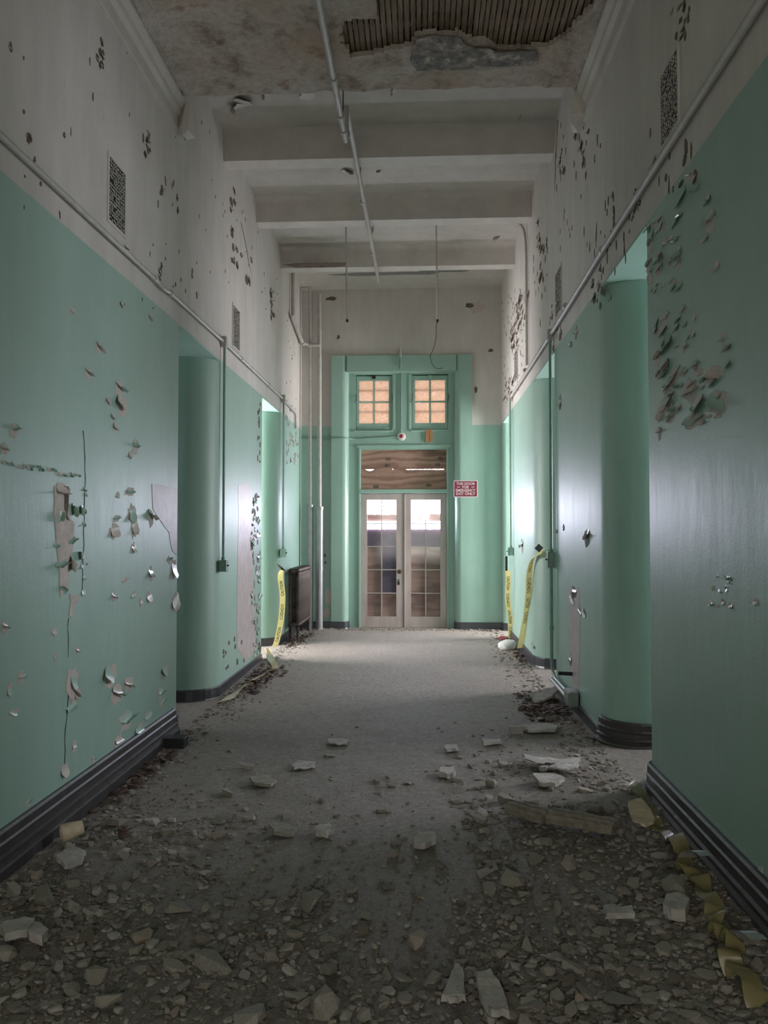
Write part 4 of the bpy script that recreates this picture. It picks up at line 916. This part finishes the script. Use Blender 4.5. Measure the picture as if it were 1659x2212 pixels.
chips('paint_chips', 'R', [(1085, 1100, 620, 880, 40, (.01, .05), (.01, .05)), (1100, 1140, 620, 790, 90, (.01, .06), (.01, .06)), (1150, 1185, 500, 700, 26, (.01, .05), (.02, .09)), (1185, 1215, 650, 760, 22, (.01, .05), (.02, .06)), (1200, 1300, 250, 560, 46, (.006, .03), (.02, .09)), (1230, 1275, 130, 420, 20, (.01, .03), (.03, .10)), (1300, 1380, 420, 560, 22, (.01, .03), (.02, .08)), (1400, 1500, 280, 420, 14, (.01, .03), (.02, .07)), (1105, 1130, 810, 850, 18, (.01, .06), (.01, .06)), (1460, 1500, 0, 90, 12, (.01, .04), (.02, .08)), (1280, 1330, 560, 660, 20, (.01, .04), (.01, .05))], M['bare_brown'], wall_right)
chips('paint_chips', 'L', [(340, 520, 250, 620, 40, (.006, .03), (.02, .07)), (480, 560, 430, 620, 26, (.006, .03), (.02, .06)), (560, 600, 560, 720, 16, (.01, .05), (.02, .06)), (0, 330, 60, 380, 14, (.006, .03), (.02, .08)), (250, 430, 520, 680, 16, (.008, .03), (.015, .06)), (615, 645, 690, 890, 26, (.01, .05), (.02, .06)), (40, 170, 370, 490, 10, (.008, .03), (.02, .05))], M['bare_brown'], wall_left)
def peel(wk, centres, n, sx, sy, wr, hr):
    for _ in range(n):
        u, v = random.choice(centres); spot(wk, random.gauss(u, sx), random.gauss(v, sy), random.uniform(*wr), random.uniform(*hr), 'cream', 'bare_brown', 1.0 if random.random() < 0.7 else 0, random.random() < 0.75)
peel('R', [(1240, 270), (1214, 350), (1246, 190), (1325, 465), (1170, 540), (1165, 595), (1205, 690), (1365, 455), (1290, 600), (1375, 425), (1300, 620), (1262, 330)], 62, 4, 26, (3, 8), (12, 34))
peel('R', [(1132, 655), (1124, 690), (1116, 715), (1110, 740), (1120, 660), (1100, 840), (1108, 830)], 50, 5, 14, (3, 7), (6, 20))
peel('R', [(1480, 330), (1420, 345), (1500, 390), (1475, 30), (1590, 120)], 18, 10, 24, (6, 12), (16, 40))
peel('L', [(318, 330), (380, 455), (505, 540), (515, 560), (540, 585), (585, 650), (345, 600), (352, 400), (500, 440), (130, 460), (418, 610)], 46, 4, 20, (3, 8), (10, 28))
peel('L', [(215, 120), (60, 290), (20, 110), (130, 300), (280, 545), (85, 360)], 14, 5, 14, (5, 10), (14, 34))
# end wall
for u, v, w, h, b_ in [(1028, 842, 8, 16, 'bare_brown'), (1030, 665, 40, 28, 'plaster'), (1060, 757, 12, 8, 'bare_brown'), (731, 728, 8, 12, 'bare_brown'), (696, 690, 10, 10, 'plaster'), (714, 645, 30, 10, 'bare_brown'), (708, 1290, 16, 40, 'plaster'), (705, 1325, 18, 26, 'plaster'), (702, 1200, 6, 10, 'bare_brown'), (703, 1215, 5, 8, 'bare_brown'), (1015, 660, 20, 14, 'bare_brown')]:
    p = ony(u, v, YE); k = YE / F; patch('E', p, w * k, h * k, b_)
# ceiling: hanging peels in the bays
for u, v, w, h in [(515, 225, 60, 34), (530, 232, 40, 50), (480, 208, 26, 18), (585, 200, 40, 30), (625, 195, 18, 16), (680, 210, 44, 34), (745, 375, 40, 30), (925, 358, 36, 14), (815, 490, 50, 18), (1075, 512, 24, 8), (1100, 322, 36, 16), (1075, 172, 12, 8), (1090, 170, 10, 8), (855, 195, 30, 16), (775, 196, 26, 16), (790, 160, 20, 12), (820, 370, 16, 8), (1128, 250, 16, 8)]:
    p = onz(u, v, ZC); k = p.y / F; flake('C', p, w * k * 0.7, h * k * 1.3, 'cream', random.uniform(-1.5, 1.5), max(w, h) * k * 0.4)
for u, v, w, h in [(800, 592, 220, 10), (880, 590, 160, 10), (960, 585, 120, 8)]:
    p = onz(u, v, ZC); k = p.y / F; patch('C', p, w * k, h * k * 2.6, 'grey_mortar', 0, None, 0.004)
print('flakes', cnt)

# ------------------------------------------------------------------ caution tape
def ribbon(name, pts, wid, m, label, txt=None, thick=0, cat='tape', group=None, texts=()):
    # pts: list of (pos, width direction)
    P = [Vector(p) for p, _ in pts]; D = [Vector(d).normalized() for _, d in pts]
    # catmull resample
    S = []; n = 8
    for i in range(len(P) - 1):
        a, b_, c_, d_ = P[max(i - 1, 0)], P[i], P[i + 1], P[min(i + 2, len(P) - 1)]
        for k in range(n):
            t = k / n; q_ = 0.5 * ((2 * b_) + (c_ - a) * t + (2 * a - 5 * b_ + 4 * c_ - d_) * t * t + (3 * b_ - a - 3 * c_ + d_) * t ** 3)
            S.append((q_, D[i].lerp(D[i + 1], t).normalized()))
    S.append((P[-1], D[-1])); Ls = [0]
    for a, b_ in zip(S, S[1:]): Ls.append(Ls[-1] + (b_[0] - a[0]).length)
    bm = bmesh.new(); R = [[bm.verts.new(p + d * (wid * k)) for k in (-0.5, 0, 0.5)] for p, d in S]
    for a, b_ in zip(R, R[1:]):
        for k in (0, 1): bm.faces.new((a[k], a[k + 1], b_[k + 1], b_[k]))
    me = bpy.data.meshes.new(name); bm.to_mesh(me); bm.free()
    for p_ in me.polygons: p_.use_smooth = True
    o = link(name, me, m); tag(o, label, cat, group)
    def at(s, c):
        s = min(max(s, 0), Ls[-1] - 1e-6)
        for i in range(len(Ls) - 1):
            if Ls[i + 1] >= s: break
        t = (s - Ls[i]) / max(1e-9, Ls[i + 1] - Ls[i]); p = S[i][0].lerp(S[i + 1][0], t); d = S[i][1].lerp(S[i + 1][1], t).normalized(); tg = (S[i + 1][0] - S[i][0]).normalized()
        nn = tg.cross(d).normalized()
        if nn.dot(O - p) < 0: nn = -nn
        return p + d * (c * wid) + nn * 0.0018
    for (s0, word, hgt, flip) in texts:
        me = text_mesh(word, 1.0, 0, 0.015); xs_ = [v.co.x for v in me.vertices]; ys_ = [v.co.y for v in me.vertices]
        if not xs_: continue
        w_ = max(xs_) - min(xs_); h_ = max(ys_) - min(ys_); mx, my = (max(xs_) + min(xs_)) / 2, (max(ys_) + min(ys_)) / 2
        sc = hgt * wid / h_ * 1.0; f = -1 if flip else 1
        for v in me.vertices: v.co = at(s0 + f * (v.co.x - mx) * sc * 0.85, f * (v.co.y - my) / h_ * hgt)
        link('lettering', me, M['tape_black'], o)
    return o
TW = 0.075
words = lambda L0, L1, step, flip: [(L0 + i * step, ('CAUTION', 'CUIDADO')[i % 2], 0.55, flip) for i in range(int((L1 - L0) / step) + 1)]
logos = lambda L0, L1, step, flip: [(L0 + i * step, 'AND', 0.2, flip) for i in range(0)]
def hatch(o, at_pts): pass
# left tape: hangs from the far left switch, then trails over the floor towards the near doorway
y0 = 10.75; X0 = XL + 0.12
A = onx(608, 1228, X0); B = onx(606, 1250, X0); Cc = onx(602, 1320, XL + 0.16); D_ = onfloor(592, 1398); D_.z += 0.01
top_ = Vector((A.x, A.y, A.z)); yv = D_.y
mid = lambda t: A.lerp(D_, t)
side = Vector((1, 0.25, 0))
lt = ribbon('caution_tape', [(A, (0.5, 0.2, 0.7)), (A.lerp(D_, 0.12) + Vector((0, 0, 0)), side), (A.lerp(D_, 0.35) + Vector((0.05, 0, 0)), side), (A.lerp(D_, 0.65) + Vector((0.06, 0, 0)), side), (A.lerp(D_, 0.93) + Vector((0.03, 0, 0)), side), (D_, side)], TW, M['tape'], 'yellow caution tape hanging from wall beside the radiator', group='caution tape strips', texts=words(0.28, 1.2, 0.33, True))
obj('knot', tubem([A + Vector((-0.06, 0, 0.06)), A, A + Vector((0.05, 0, -0.03))], [0.004, 0.02, 0.004], 8), M['black'], lt)
fl = [(575, 1410), (585, 1428), (594, 1446), (572, 1460), (545, 1476), (520, 1494), (495, 1512), (468, 1527)]
pts = []
for i, (u, v) in enumerate(fl):
    p = onfloor(u, v); p.z += 0.02 + 0.012 * (i % 2); pts.append((p, (0.8, 0.3 + 0.3 * ((i % 3) - 1), 0.35 * (1 if i % 2 else -0.3))))
pts[0] = (onfloor(577, 1418) + Vector((0, 0, 0.10)), (1, 0.1, 0.1))
ribbon('caution_tape', pts, TW, M['tape_dusty'], 'dusty caution tape trailing on floor along the left middle pier', group='caution tape strips', texts=[(0.10, 'CUIDADO', 0.5, True)])
# right tapes
XT = XR - 0.10
A = onx(1097, 1232, XT); B = onfloor(1104, 1383); B.z += 0.02
rt = ribbon('caution_tape', [(A, (0.3, -0.2, 0.1)), (A.lerp(B, 0.15), (0.8, -0.3, 0)), (A.lerp(B, 0.4) + Vector((-0.02, 0, 0)), (1, -0.3, 0)), (A.lerp(B, 0.7), (1, -0.3, 0)), (B, (1, -0.3, 0))], TW, M['tape'], 'upright caution tape hanging at the far right doorway', group='caution tape strips', texts=words(0.2, 1.05, 0.27, False))
k1 = onx(1094, 1217, XT)
obj('black_strip', boxm(k1.x - 0.015, k1.x + 0.015, k1.y - 0.01, k1.y + 0.01, k1.z - 0.11, k1.z + 0.10), M['black'], rt)
ys_ = 9.4
A = ony(1172, 1190, 8.75); K = ony(1152, 1205, 8.9); B = ony(1123, 1400, 9.9)
rt2 = ribbon('caution_tape', [(A, (0.4, 0.0, 1)), (K, (0.8, 0, 0.7)), (ony(1144, 1235, 9.0), (1, 0, 0.4)), (ony(1142, 1280, 9.15), (0.9, 0, 0.15)), (ony(1136, 1330, 9.5), (0.9, 0, 0.2)), (B, (1, 0, 0.2))], TW, M['tape'], 'slanting caution tape from the right pier to a white bundle', group='caution tape strips', texts=words(0.28, 1.3, 0.30, False))
k2 = ony(1164, 1184, 8.72); bm = boxm(k2.x - 0.035, k2.x + 0.035, k2.y - 0.01, k2.y, k2.z - 0.035, k2.z + 0.035)
bmesh.ops.rotate(bm, verts=bm.verts, cent=k2, matrix=Matrix.Rotation(0.75, 3, 'Y')); obj('black_patch', bm, M['black'], rt2)
# near right floor tape, crumpled
fl = [(1392, 1712), (1420, 1765), (1440, 1800), (1470, 1850), (1485, 1890), (1510, 1920), (1540, 1990), (1548, 2020), (1585, 2062), (1580, 2100), (1600, 2130), (1640, 2180)]
pts = []; r_t = random.Random(5)
for i in range((len(fl) - 1) * 3 + 1):
    k = i // 3; t = (i % 3) / 3; u = fl[k][0] + ((fl[k + 1][0] - fl[k][0]) * t if t else 0); v = fl[k][1] + ((fl[k + 1][1] - fl[k][1]) * t if t else 0)
    p = onfloor(u + r_t.uniform(-5, 5), v); p.z += 0.022 + r_t.uniform(-0.028, 0.045); p.x = min(p.x, XR - 0.13)
    pts.append((p, (1.0, r_t.uniform(-0.5, 0.5), r_t.uniform(-0.9, 0.9))))
ribbon('caution_tape', pts, 0.072, M['tape_dark'], 'crumpled dirty caution tape along the near right skirting', group='caution tape strips', texts=[])
for u, v, lab in ((1490, 1890, 'curled silvery plastic scrap halfway along the near right skirting'), (1594, 2078, 'curled silvery plastic scrap at the near end of the crumpled tape')):
    p = onfloor(u, v); bm = bmesh.new(); R = []
    for i in range(7):
        a = 0.35 * i; R.append([bm.verts.new(p + Vector((0.03 * k + 0.01 * i, 0.06 * math.cos(a), 0.05 + 0.05 * math.sin(a)))) for k in (-1, 0, 1)])
    for a, b_ in zip(R, R[1:]):
        for k in (0, 1): bm.faces.new((a[k], a[k + 1], b_[k + 1], b_[k]))
    o = obj('plastic_scrap', bm, M['clear'], None, True); tag(o, lab, 'scrap')

# ------------------------------------------------------------------ rubble
def hull(seed, sx, sy, sz, n=16, flat=False):
    r = random.Random(seed); bm = bmesh.new()
    for _ in range(n):
        a = r.uniform(0, 2 * PI); rr_ = r.uniform(0.75, 1.0); z = r.choice((-1, 1)) * r.uniform(0.7, 1) if flat else r.uniform(-1, 1)
        s = 1 if flat else math.sqrt(max(0.1, 1 - 0.7 * z * z)); bm.verts.new((sx * rr_ * math.cos(a) * s, sy * rr_ * math.sin(a) * s, sz * z))
    r_2 = bmesh.ops.convex_hull(bm, input=bm.verts); bmesh.ops.delete(bm, geom=list({g for g in list(r_2['geom_interior']) + list(r_2['geom_unused']) if isinstance(g, bmesh.types.BMVert)}), context='VERTS'); bmesh.ops.recalc_face_normals(bm, faces=bm.faces)
    return bm
CH = {'flat shard': [], 'blocky lump': [], 'angular chunk': []}
for i in range(14):
    for kd, dims, fl_ in (('flat shard', (0.5, 0.36, 0.09), True), ('blocky lump', (0.45, 0.38, 0.28), False), ('angular chunk', (0.5, 0.3, 0.19), True)):
        CH[kd].append(to_me(hull(1000 + i * 7 + len(kd), *dims, 15, fl_), 'plaster_chunk', M['rubble']))
used = []
ANCH = []
def piece(p, size, kind, label, group='broken plaster on the floor', rz=None, tilt=0.25, name='plaster_chunk', cat='rubble'):
    me = random.choice(CH[kind]); o = bpy.data.objects.new(name, me); C.objects.link(o)
    hz = {'flat shard': 0.09, 'blocky lump': 0.28, 'angular chunk': 0.19}[kind] * size
    o.location = (p.x, p.y, fz(p.x, p.y) + hz * 0.62); o.rotation_euler = (random.uniform(-tilt, tilt), random.uniform(-tilt, tilt), random.uniform(0, 6.28) if rz is None else rz)
    o.scale = (size, size * random.uniform(0.8, 1.15), size * random.uniform(0.8, 1.3)); tag(o, label, cat, group); used.append((p.x, p.y, size)); return o
# singled-out slabs: polygon outlines on the floor
def slab(pts, th, label, m='slab', lift=0.015, name='plaster_slab', tilt=0.0):
    pts = ragged(pts, 3, 1.6, len(label)); th *= 0.62
    P = [onfloor(u, v) for u, v in pts]; cx_ = sum((p.x for p in P)) / len(P); cy_ = sum((p.y for p in P)) / len(P); z = fz(cx_, cy_) + lift
    bm = bmesh.new(); n = len(P); a = []; b_ = []
    for p in P:
        zt_ = z + th + tilt * (p.y - cy_) + random.uniform(-0.004, 0.004)
        a.append(bm.verts.new((p.x + random.uniform(-.006, .006), p.y + random.uniform(-.006, .006), zt_ - th))); b_.append(bm.verts.new((p.x, p.y, zt_)))
    for i in range(n): bm.faces.new((a[i], a[(i + 1) % n], b_[(i + 1) % n], b_[i]))
    bm.faces.new(a[::-1]); bm.faces.new(b_)
    bmesh.ops.triangulate(bm, faces=[f for f in bm.faces if len(f.verts) > 4])
    o = obj(name, bm, M[m]); tag(o, label, 'slab'); used.append((cx_, cy_, 0.15)); return o
slab([(708, 1604), (735, 1601), (752, 1604), (750, 1613), (730, 1614), (709, 1611)], 0.016, 'lone flat white slab on the dusty middle of the hall')
slab([(630, 1660), (650, 1650), (683, 1652), (681, 1662), (655, 1668), (636, 1668)], 0.014, 'pale flat slab left of the lone white slab')
slab([(1125, 1575), (1180, 1571), (1207, 1577), (1198, 1586), (1150, 1587), (1128, 1583)], 0.03, 'large flat pale slab near the dark leaf heap')
slab([(1148, 1519), (1175, 1508), (1205, 1502), (1212, 1508), (1180, 1520), (1155, 1523)], 0.03, 'long tilted slab leaning on the dark leaf heap', lift=0.05, tilt=0.12)
slab([(1128, 1640), (1160, 1650), (1200, 1655), (1255, 1650), (1250, 1668), (1215, 1672), (1195, 1668), (1160, 1672), (1135, 1660)], 0.012, 'big torn plaster sheet with curled edge in right rubble', lift=0.05, tilt=-0.1)
slab([(1165, 1652), (1200, 1660), (1180, 1672), (1165, 1670)], 0.05, 'thick wedge under the torn plaster sheet')
slab([(1185, 1678), (1230, 1663), (1248, 1668), (1250, 1678), (1215, 1682)], 0.014, 'thin pale sheet overlapping the torn plaster sheet', lift=0.05)
slab([(1150, 1690), (1200, 1680), (1220, 1690), (1200, 1705), (1165, 1705)], 0.04, 'broad pale slab just before the torn plaster sheet')
slab([(1040, 1608), (1080, 1603), (1083, 1610), (1045, 1615)], 0.03, 'thin layered slab right of the small white stones')
slab([(952, 1672), (982, 1670), (985, 1684), (965, 1688), (950, 1682)], 0.05, 'blocky white-topped stone at the left edge of right rubble')
slab([(960, 1620), (985, 1615), (990, 1626), (965, 1630)], 0.03, 'rounded pale stone slab beyond the blocky white-topped stone')
slab([(1305, 1985), (1365, 1983), (1372, 2002), (1312, 2006)], 0.035, 'smooth grey rectangular slab in near right rubble', lift=0.03)
slab([(1440, 1965), (1470, 1955), (1490, 1975), (1480, 2000), (1450, 1998), (1432, 1985)], 0.07, 'large grey angular block near the crumpled tape')
slab([(1030, 2130), (1060, 2120), (1085, 2160), (1100, 2212), (1060, 2212), (1035, 2170)], 0.04, 'long grey slab at the bottom edge of the near floor', lift=0.02)
slab([(955, 2180), (985, 2115), (1000, 2120), (1005, 2180), (985, 2190)], 0.035, 'narrow grey slab standing beside the bottom-edge slab', lift=0.03)
slab([(0, 2025), (40, 2010), (75, 2012), (60, 2035), (10, 2048)], 0.05, 'pale wedge of plaster at left edge of near floor', lift=0.02)
slab([(60, 2040), (78, 2018), (105, 2035), (90, 2052)], 0.06, 'squarish grey block beside the left-edge plaster wedge')
slab([(120, 1870), (155, 1852), (185, 1858), (175, 1880), (140, 1892)], 0.03, 'flat grey slab in front of the paper cup', lift=0.03)
slab([(1375, 1710), (1400, 1690), (1405, 1698), (1385, 1715)], 0.01, 'small blue-white card by the right skirting end', 'clear', 0.03, 'card')
slab([(1358, 1770), (1385, 1762), (1415, 1790), (1395, 1800), (1368, 1795)], 0.02, 'tilted beige board scrap near the right skirting', 'cup', 0.05, 'board_scrap', 0.25)
slab([(540, 1690), (580, 1684), (597, 1694), (585, 1705), (548, 1703)], 0.03, 'rounded dusty slab on the left of the middle path', 'rubble')
slab([(580, 1796), (615, 1790), (640, 1800), (630, 1812), (592, 1812)], 0.03, 'broad dusty slab on the near middle path', 'rubble')
slab([(680, 1800), (712, 1795), (722, 1806), (705, 1816), (684, 1812)], 0.04, 'round pale stone right of the broad dusty slab')
slab([(890, 1828), (905, 1820), (940, 1815), (942, 1830), (918, 1842), (895, 1842)], 0.045, 'split pale stone on the centre of near floor')
# broken plank / moulding in two pieces
def plank(a, b_, w, th, label, seed):
    r = random.Random(seed); A_ = onfloor(*a); B_ = onfloor(*b_); A_.z = fz(A_.x, A_.y) + 0.035; B_.z = fz(B_.x, B_.y) + 0.035
    d = (B_ - A_); n = 12; s = Vector((-d.y, d.x, 0)).normalized(); bm = bmesh.new(); R = []
    prof = [(-0.5, 0), (-0.5, 0.6), (-0.42, 0.9), (-0.3, 0.75), (-0.2, 1), (0.0, 1), (0.1, 0.8), (0.2, 1), (0.45, 0.9), (0.5, 0.5), (0.5, 0)]
    for i in range(n + 1):
        t = i / n; j = r.uniform(0.9, 1.05); p = A_ + d * (t + (r.uniform(-0.02, 0.02) if i in (0, n) else 0))
        R.append([bm.verts.new(p + s * (w * c0 * j) + Vector((0, 0, th * c1 + r.uniform(-0.002, 0.002)))) for c0, c1 in prof])
    m_ = len(prof)
    for x_, y_ in zip(R, R[1:]):
        for k in range(m_): bm.faces.new((x_[k], x_[(k + 1) % m_], y_[(k + 1) % m_], y_[k]))
    bm.faces.new(R[0][::-1]); bm.faces.new(R[-1]); o = obj('broken_moulding', bm, M['old_plank']); tag(o, label, 'moulding', 'two halves of a broken moulding'); used.append(((A_ + B_).x / 2, (A_ + B_).y / 2, 0.3))
plank((1102, 1765), (1185, 1790), 0.11, 0.05, 'left half of the broken grey moulding lying in right rubble', 1)
plank((1188, 1785), (1330, 1812), 0.12, 0.05, 'right longer half of the broken grey moulding in right rubble', 2)
# paper cup
p = onfloor(150, 1822); cup = empty('paper_cup', (p.x, p.y, p.z)); tag(cup, 'stained paper cup lying on its side by the left skirting', 'cup')
ax = Vector((0.75, 0.55, 0.12)).normalized(); st = Vector((p.x - 0.03, p.y - 0.03, fz(p.x, p.y) + 0.06)); cl = 0.105
bm = tubem([st, st + ax * 0.004, st + ax * cl, st + ax * cl, st + ax * 0.008], [0.045, 0.047, 0.034, 0.031, 0.043], 20, cap=False); child(obj('cup_wall', bm, M['cup'], None, True), cup)
bm = tubem([st + ax * 0.012, st + ax * 0.014], 0.043, 20); child(obj('cup_dregs', bm, M['cup_in']), cup)
p = onfloor(266, 1810); bm = bmesh.new(); lathe(bm, [(0.020, 0.0), (0.027, 0.004), (0.025, 0.03), (0.028, 0.045), (0.024, 0.05), (0.013, 0.048), (0.012, 0.02)], (p.x, p.y, fz(p.x, p.y) + 0.005), 'Z', 18); o = obj('clay_ring', bm, M['brown_clay'], None, True); tag(o, 'small brown clay ring right of the paper cup', 'ring')
# fallen black skirting block
p = onfloor(386, 1612); o = obj('skirting_block', boxm(p.x - 0.10, p.x + 0.06, p.y - 0.07, p.y + 0.05, fz(p.x, p.y) - 0.005, fz(p.x, p.y) + 0.075, bev=0.006), M['black']); tag(o, 'loose black skirting block at the end of left skirting', 'block')
# white bundle under the tape
p = onfloor(1098, 1403); bm = bmesh.new(); bmesh.ops.create_icosphere(bm, subdivisions=3, radius=1)
for v in bm.verts:
    n_ = noise.noise(v.co * 2.0) * 0.18 + noise.noise(v.co * 5) * 0.07; v.co = v.co * (1 + n_); v.co = Vector((p.x + v.co.x * 0.13, p.y + v.co.y * 0.12, fz(p.x, p.y) + 0.05 + max(-0.6, v.co.z) * 0.085))
o = obj('white_bundle', bm, M['bundle'], None, True); tag(o, 'dusty white bundle on floor holding down the caution tapes', 'bundle')
p = onfloor(1084, 1380); o = slab([(1072, 1381), (1085, 1376), (1098, 1378), (1090, 1383)], 0.008, 'small red paper scrap beyond the white bundle', 'red', 0.01, 'paper_scrap')

# scattered pieces, at most 300, largest ones
ANCH = [(Vector(onfloor(150, 1822)), 'around the paper cup'), (onfloor(1215, 1795), 'around the broken moulding'), (onfloor(1190, 1660), 'around the torn plaster sheet'), (onfloor(1180, 1530), 'by the dark leaf heap'), (onfloor(1500, 1950), 'beside the crumpled tape'), (onfloor(1335, 1995), 'around the smooth grey slab'), (onfloor(50, 2030), 'by the left-edge plaster wedge'), (onfloor(1060, 2170), 'around the bottom-edge slab'), (onfloor(300, 1680), 'along the left skirting'), (onfloor(560, 1950), 'on the near left floor'), (onfloor(730, 1608), 'around the lone white slab'), (onfloor(610, 1803), 'around the broad dusty slab'), (onfloor(968, 1678), 'around the white-topped stone'), (onfloor(915, 1830), 'around the split pale stone'), (onfloor(1300, 1880), 'in near right rubble before the moulding'), (onfloor(1000, 1980), 'on the near centre floor'), (onfloor(560, 2120), 'at the near left bottom'), (onfloor(1250, 1720), 'before the right jamb'), (onfloor(1500, 2150), 'at the near right corner'), (onfloor(400, 1790), 'right of the clay ring')]
def dens(x, y):
    x += noise.noise((x * 2.5, y * 2.5, 21)) * 0.28 + noise.noise((x * 8, y * 8, 22)) * 0.1; y += noise.noise((x * 2, y * 2, 23)) * 0.4
    d = 0.12
    if x > 0.15: d = 0.95 if 2.2 < y < 5.6 else 0.25
    elif x < -0.95 and y < 4.6: d = 0.7
    elif y < 3.4: d = 0.45
    if -0.34 < x < 0.12: d *= 0.3
    if y > 6.2: d *= 0.4
    return d
n = 0; tries = 0
SIZ = lambda s: 'small' if s < 0.075 else ('mid-sized' if s < 0.11 else 'large')
lab_count = {}
while n < 265 and tries < 20000:
    tries += 1
    u = random.uniform(0, 1659); v = 1560 + 640 * random.random() ** 0.7; p = onfloor(u, v)
    if p.x < XL + 0.12 or p.x > XR - 0.12 or p.y > 7: continue
    if random.random() > dens(p.x, p.y): continue
    size = min(0.18, 0.045 + random.expovariate(1 / 0.032))
    if any((p.x - a) ** 2 + (p.y - b_) ** 2 < (0.45 * (s + size)) ** 2 for a, b_, s in used): continue
    kd = random.choice(('flat shard', 'flat shard', 'blocky lump', 'angular chunk', 'angular chunk'))
    near = min(ANCH, key=lambda q_: (q_[0] - p).length)[1]
    sh = {'flat shard': 'flat plaster shard', 'blocky lump': 'blocky plaster lump', 'angular chunk': 'angular plaster chunk'}[kd]
    lab = f'{SIZ(size)} {sh} {near}'; lab_count.setdefault(lab, []).append((u, piece(p, size, kd, lab, 'plaster pieces ' + near))); n += 1
NUM = ['', '', 'two', 'three', 'four', 'five', 'six', 'seven', 'eight', 'nine', 'ten', 'eleven', 'twelve', 'thirteen', 'fourteen', 'fifteen']
ORD = ['leftmost', 'second from left', 'third from left', 'fourth from left', 'fifth from left', 'sixth from left', 'seventh from left', 'eighth from left', 'ninth from left', 'tenth from left', 'eleventh from left', 'twelfth from left', 'thirteenth from left', 'fourteenth from left', 'fifteenth from left']
for lab, items in lab_count.items():
    if 1 < len(items) < 16:
        for i, (u, o) in enumerate(sorted(items, key=lambda q_: q_[0])): o['label'] = f'{lab}, {ORD[i]} of {NUM[len(items)]}' if i < len(items) - 1 else f'{lab}, rightmost of {NUM[len(items)]}'
print('pieces', n, tries)
# grit: uncountable crumbs
def crumbs(name, n, sampler, smin, smax, m, label, cat, flat=0.5, lift=0.3):
    bi = bmesh.new(); bmesh.ops.create_icosphere(bi, subdivisions=1, radius=1); bi.verts.index_update()
    base_v = np.array([v.co[:] for v in bi.verts]); faces = [tuple(v.index for v in f.verts) for f in bi.faces]; bi.free(); nv = len(base_v)
    VS = []; FS = []; k = 0
    while k < n:
        q_ = sampler()
        if q_ is None: continue
        x, y = q_; s = smin + (smax - smin) * rng.random() ** 3.2; v = base_v * (0.75 + 0.4 * rng.random((nv, 1))) + rng.normal(0, 0.10, (nv, 3)); v[:, 2] = np.clip(v[:, 2], -0.6 - 0.3 * rng.random(), 0.35 + 0.5 * rng.random())
        a = rng.random() * 6.28; ca, sa = math.cos(a), math.sin(a); sc = np.array([s, s * (0.55 + 0.4 * rng.random()), s * flat * (0.5 + rng.random())])
        v = v * sc; v = np.stack([v[:, 0] * ca - v[:, 1] * sa, v[:, 0] * sa + v[:, 1] * ca, v[:, 2] + v[:, 0] * rng.normal(0, 0.25)], 1) + np.array([x, y, fz(x, y) + s * flat * lift])
        VS.extend(map(tuple, v)); FS.extend([tuple(i + nv * k for i in f) for f in faces]); k += 1
    me = bpy.data.meshes.new(name); me.from_pydata(VS, [], FS); me.update(); o = link(name, me, m); tag(o, label, cat, kind='stuff'); return o
def s_near():
    u = random.uniform(-20, 1680); v = 1500 + 900 * random.random() ** 0.85; d = ray(u, v); t = -EYE / d.z; x, y = d.x * t, d.y * t
    if not (XL + 0.04 < x < XR - 0.04): return None
    dd = dens(x, y) * (0.25 + 1.5 * max(0, noise.noise((x * 2.6, y * 2.6, 11)) + 0.15)) + 0.05
    if y > 4.3: dd *= 0.45
    if y > 5.0 and x < 0.1: dd *= 0.3
    return (x, y) if random.random() < dd else None
crumbs('rubble_crumbs', 19000, s_near, 0.003, 0.020, M['grit'], 'loose plaster crumbs and grit strewn over the near floor', 'rubble', 0.5)
def s_mid():
    q_ = s_near()
    if q_ is None or q_[1] > 5.2 or noise.noise((q_[0] * 2.1, q_[1] * 2.1, 31)) < -0.1: return None
    return q_ if not any((q_[0] - a) ** 2 + (q_[1] - b_) ** 2 < (0.35 * s_) ** 2 for a, b_, s_ in used) else None
M['lumps'] = M['grit'].copy(); M['lumps'].name = 'plaster_lumps'
crumbs('plaster_lumps', 1700, s_mid, 0.014, 0.042, M['lumps'], 'smaller plaster lumps heaped among the big chunks, past counting', 'rubble', 0.45, 0.35)
def s_edge():
    y = random.uniform(4.4, 12.35); sd = random.random() < 0.5; r = abs(random.gauss(0, 0.16)); x = (XL + 0.05 + r) if sd else (XR - 0.05 - r)
    if random.random() < 0.22: y = YE - 0.05 - abs(random.gauss(0, 0.12)); x = random.uniform(XL + 0.1, XR - 0.1)
    return (x, y)
crumbs('grit', 5000, s_edge, 0.004, 0.028, M['grit'], 'pale crumbs gathered along the far skirtings and doors', 'rubble', 0.5)
lz = [(1180, 1530, 0.16, 0.35, 420), (1160, 1440, 0.10, 0.3, 160), (1130, 1420, 0.10, 0.25, 200), (560, 1470, 0.12, 0.45, 260), (640, 1385, 0.14, 0.4, 240), (1060, 1362, 0.3, 0.1, 120), (300, 1680, 0.08, 0.5, 90)]
def s_leaf():
    u, v, sx, sy, w = random.choices(lz, [z[4] for z in lz])[0]; p = onfloor(u, v); x, y = p.x + random.gauss(0, sx * 0.6), p.y + random.gauss(0, sy * 0.8)
    return (x, y) if XL + 0.06 < x < XR - 0.06 and y < YE - 0.06 else None
crumbs('leaf_litter', 900, s_leaf, 0.012, 0.055, M['leaf'], 'dark dead leaves and dirt heaped along the skirtings', 'leaves', 0.28, 1.2)
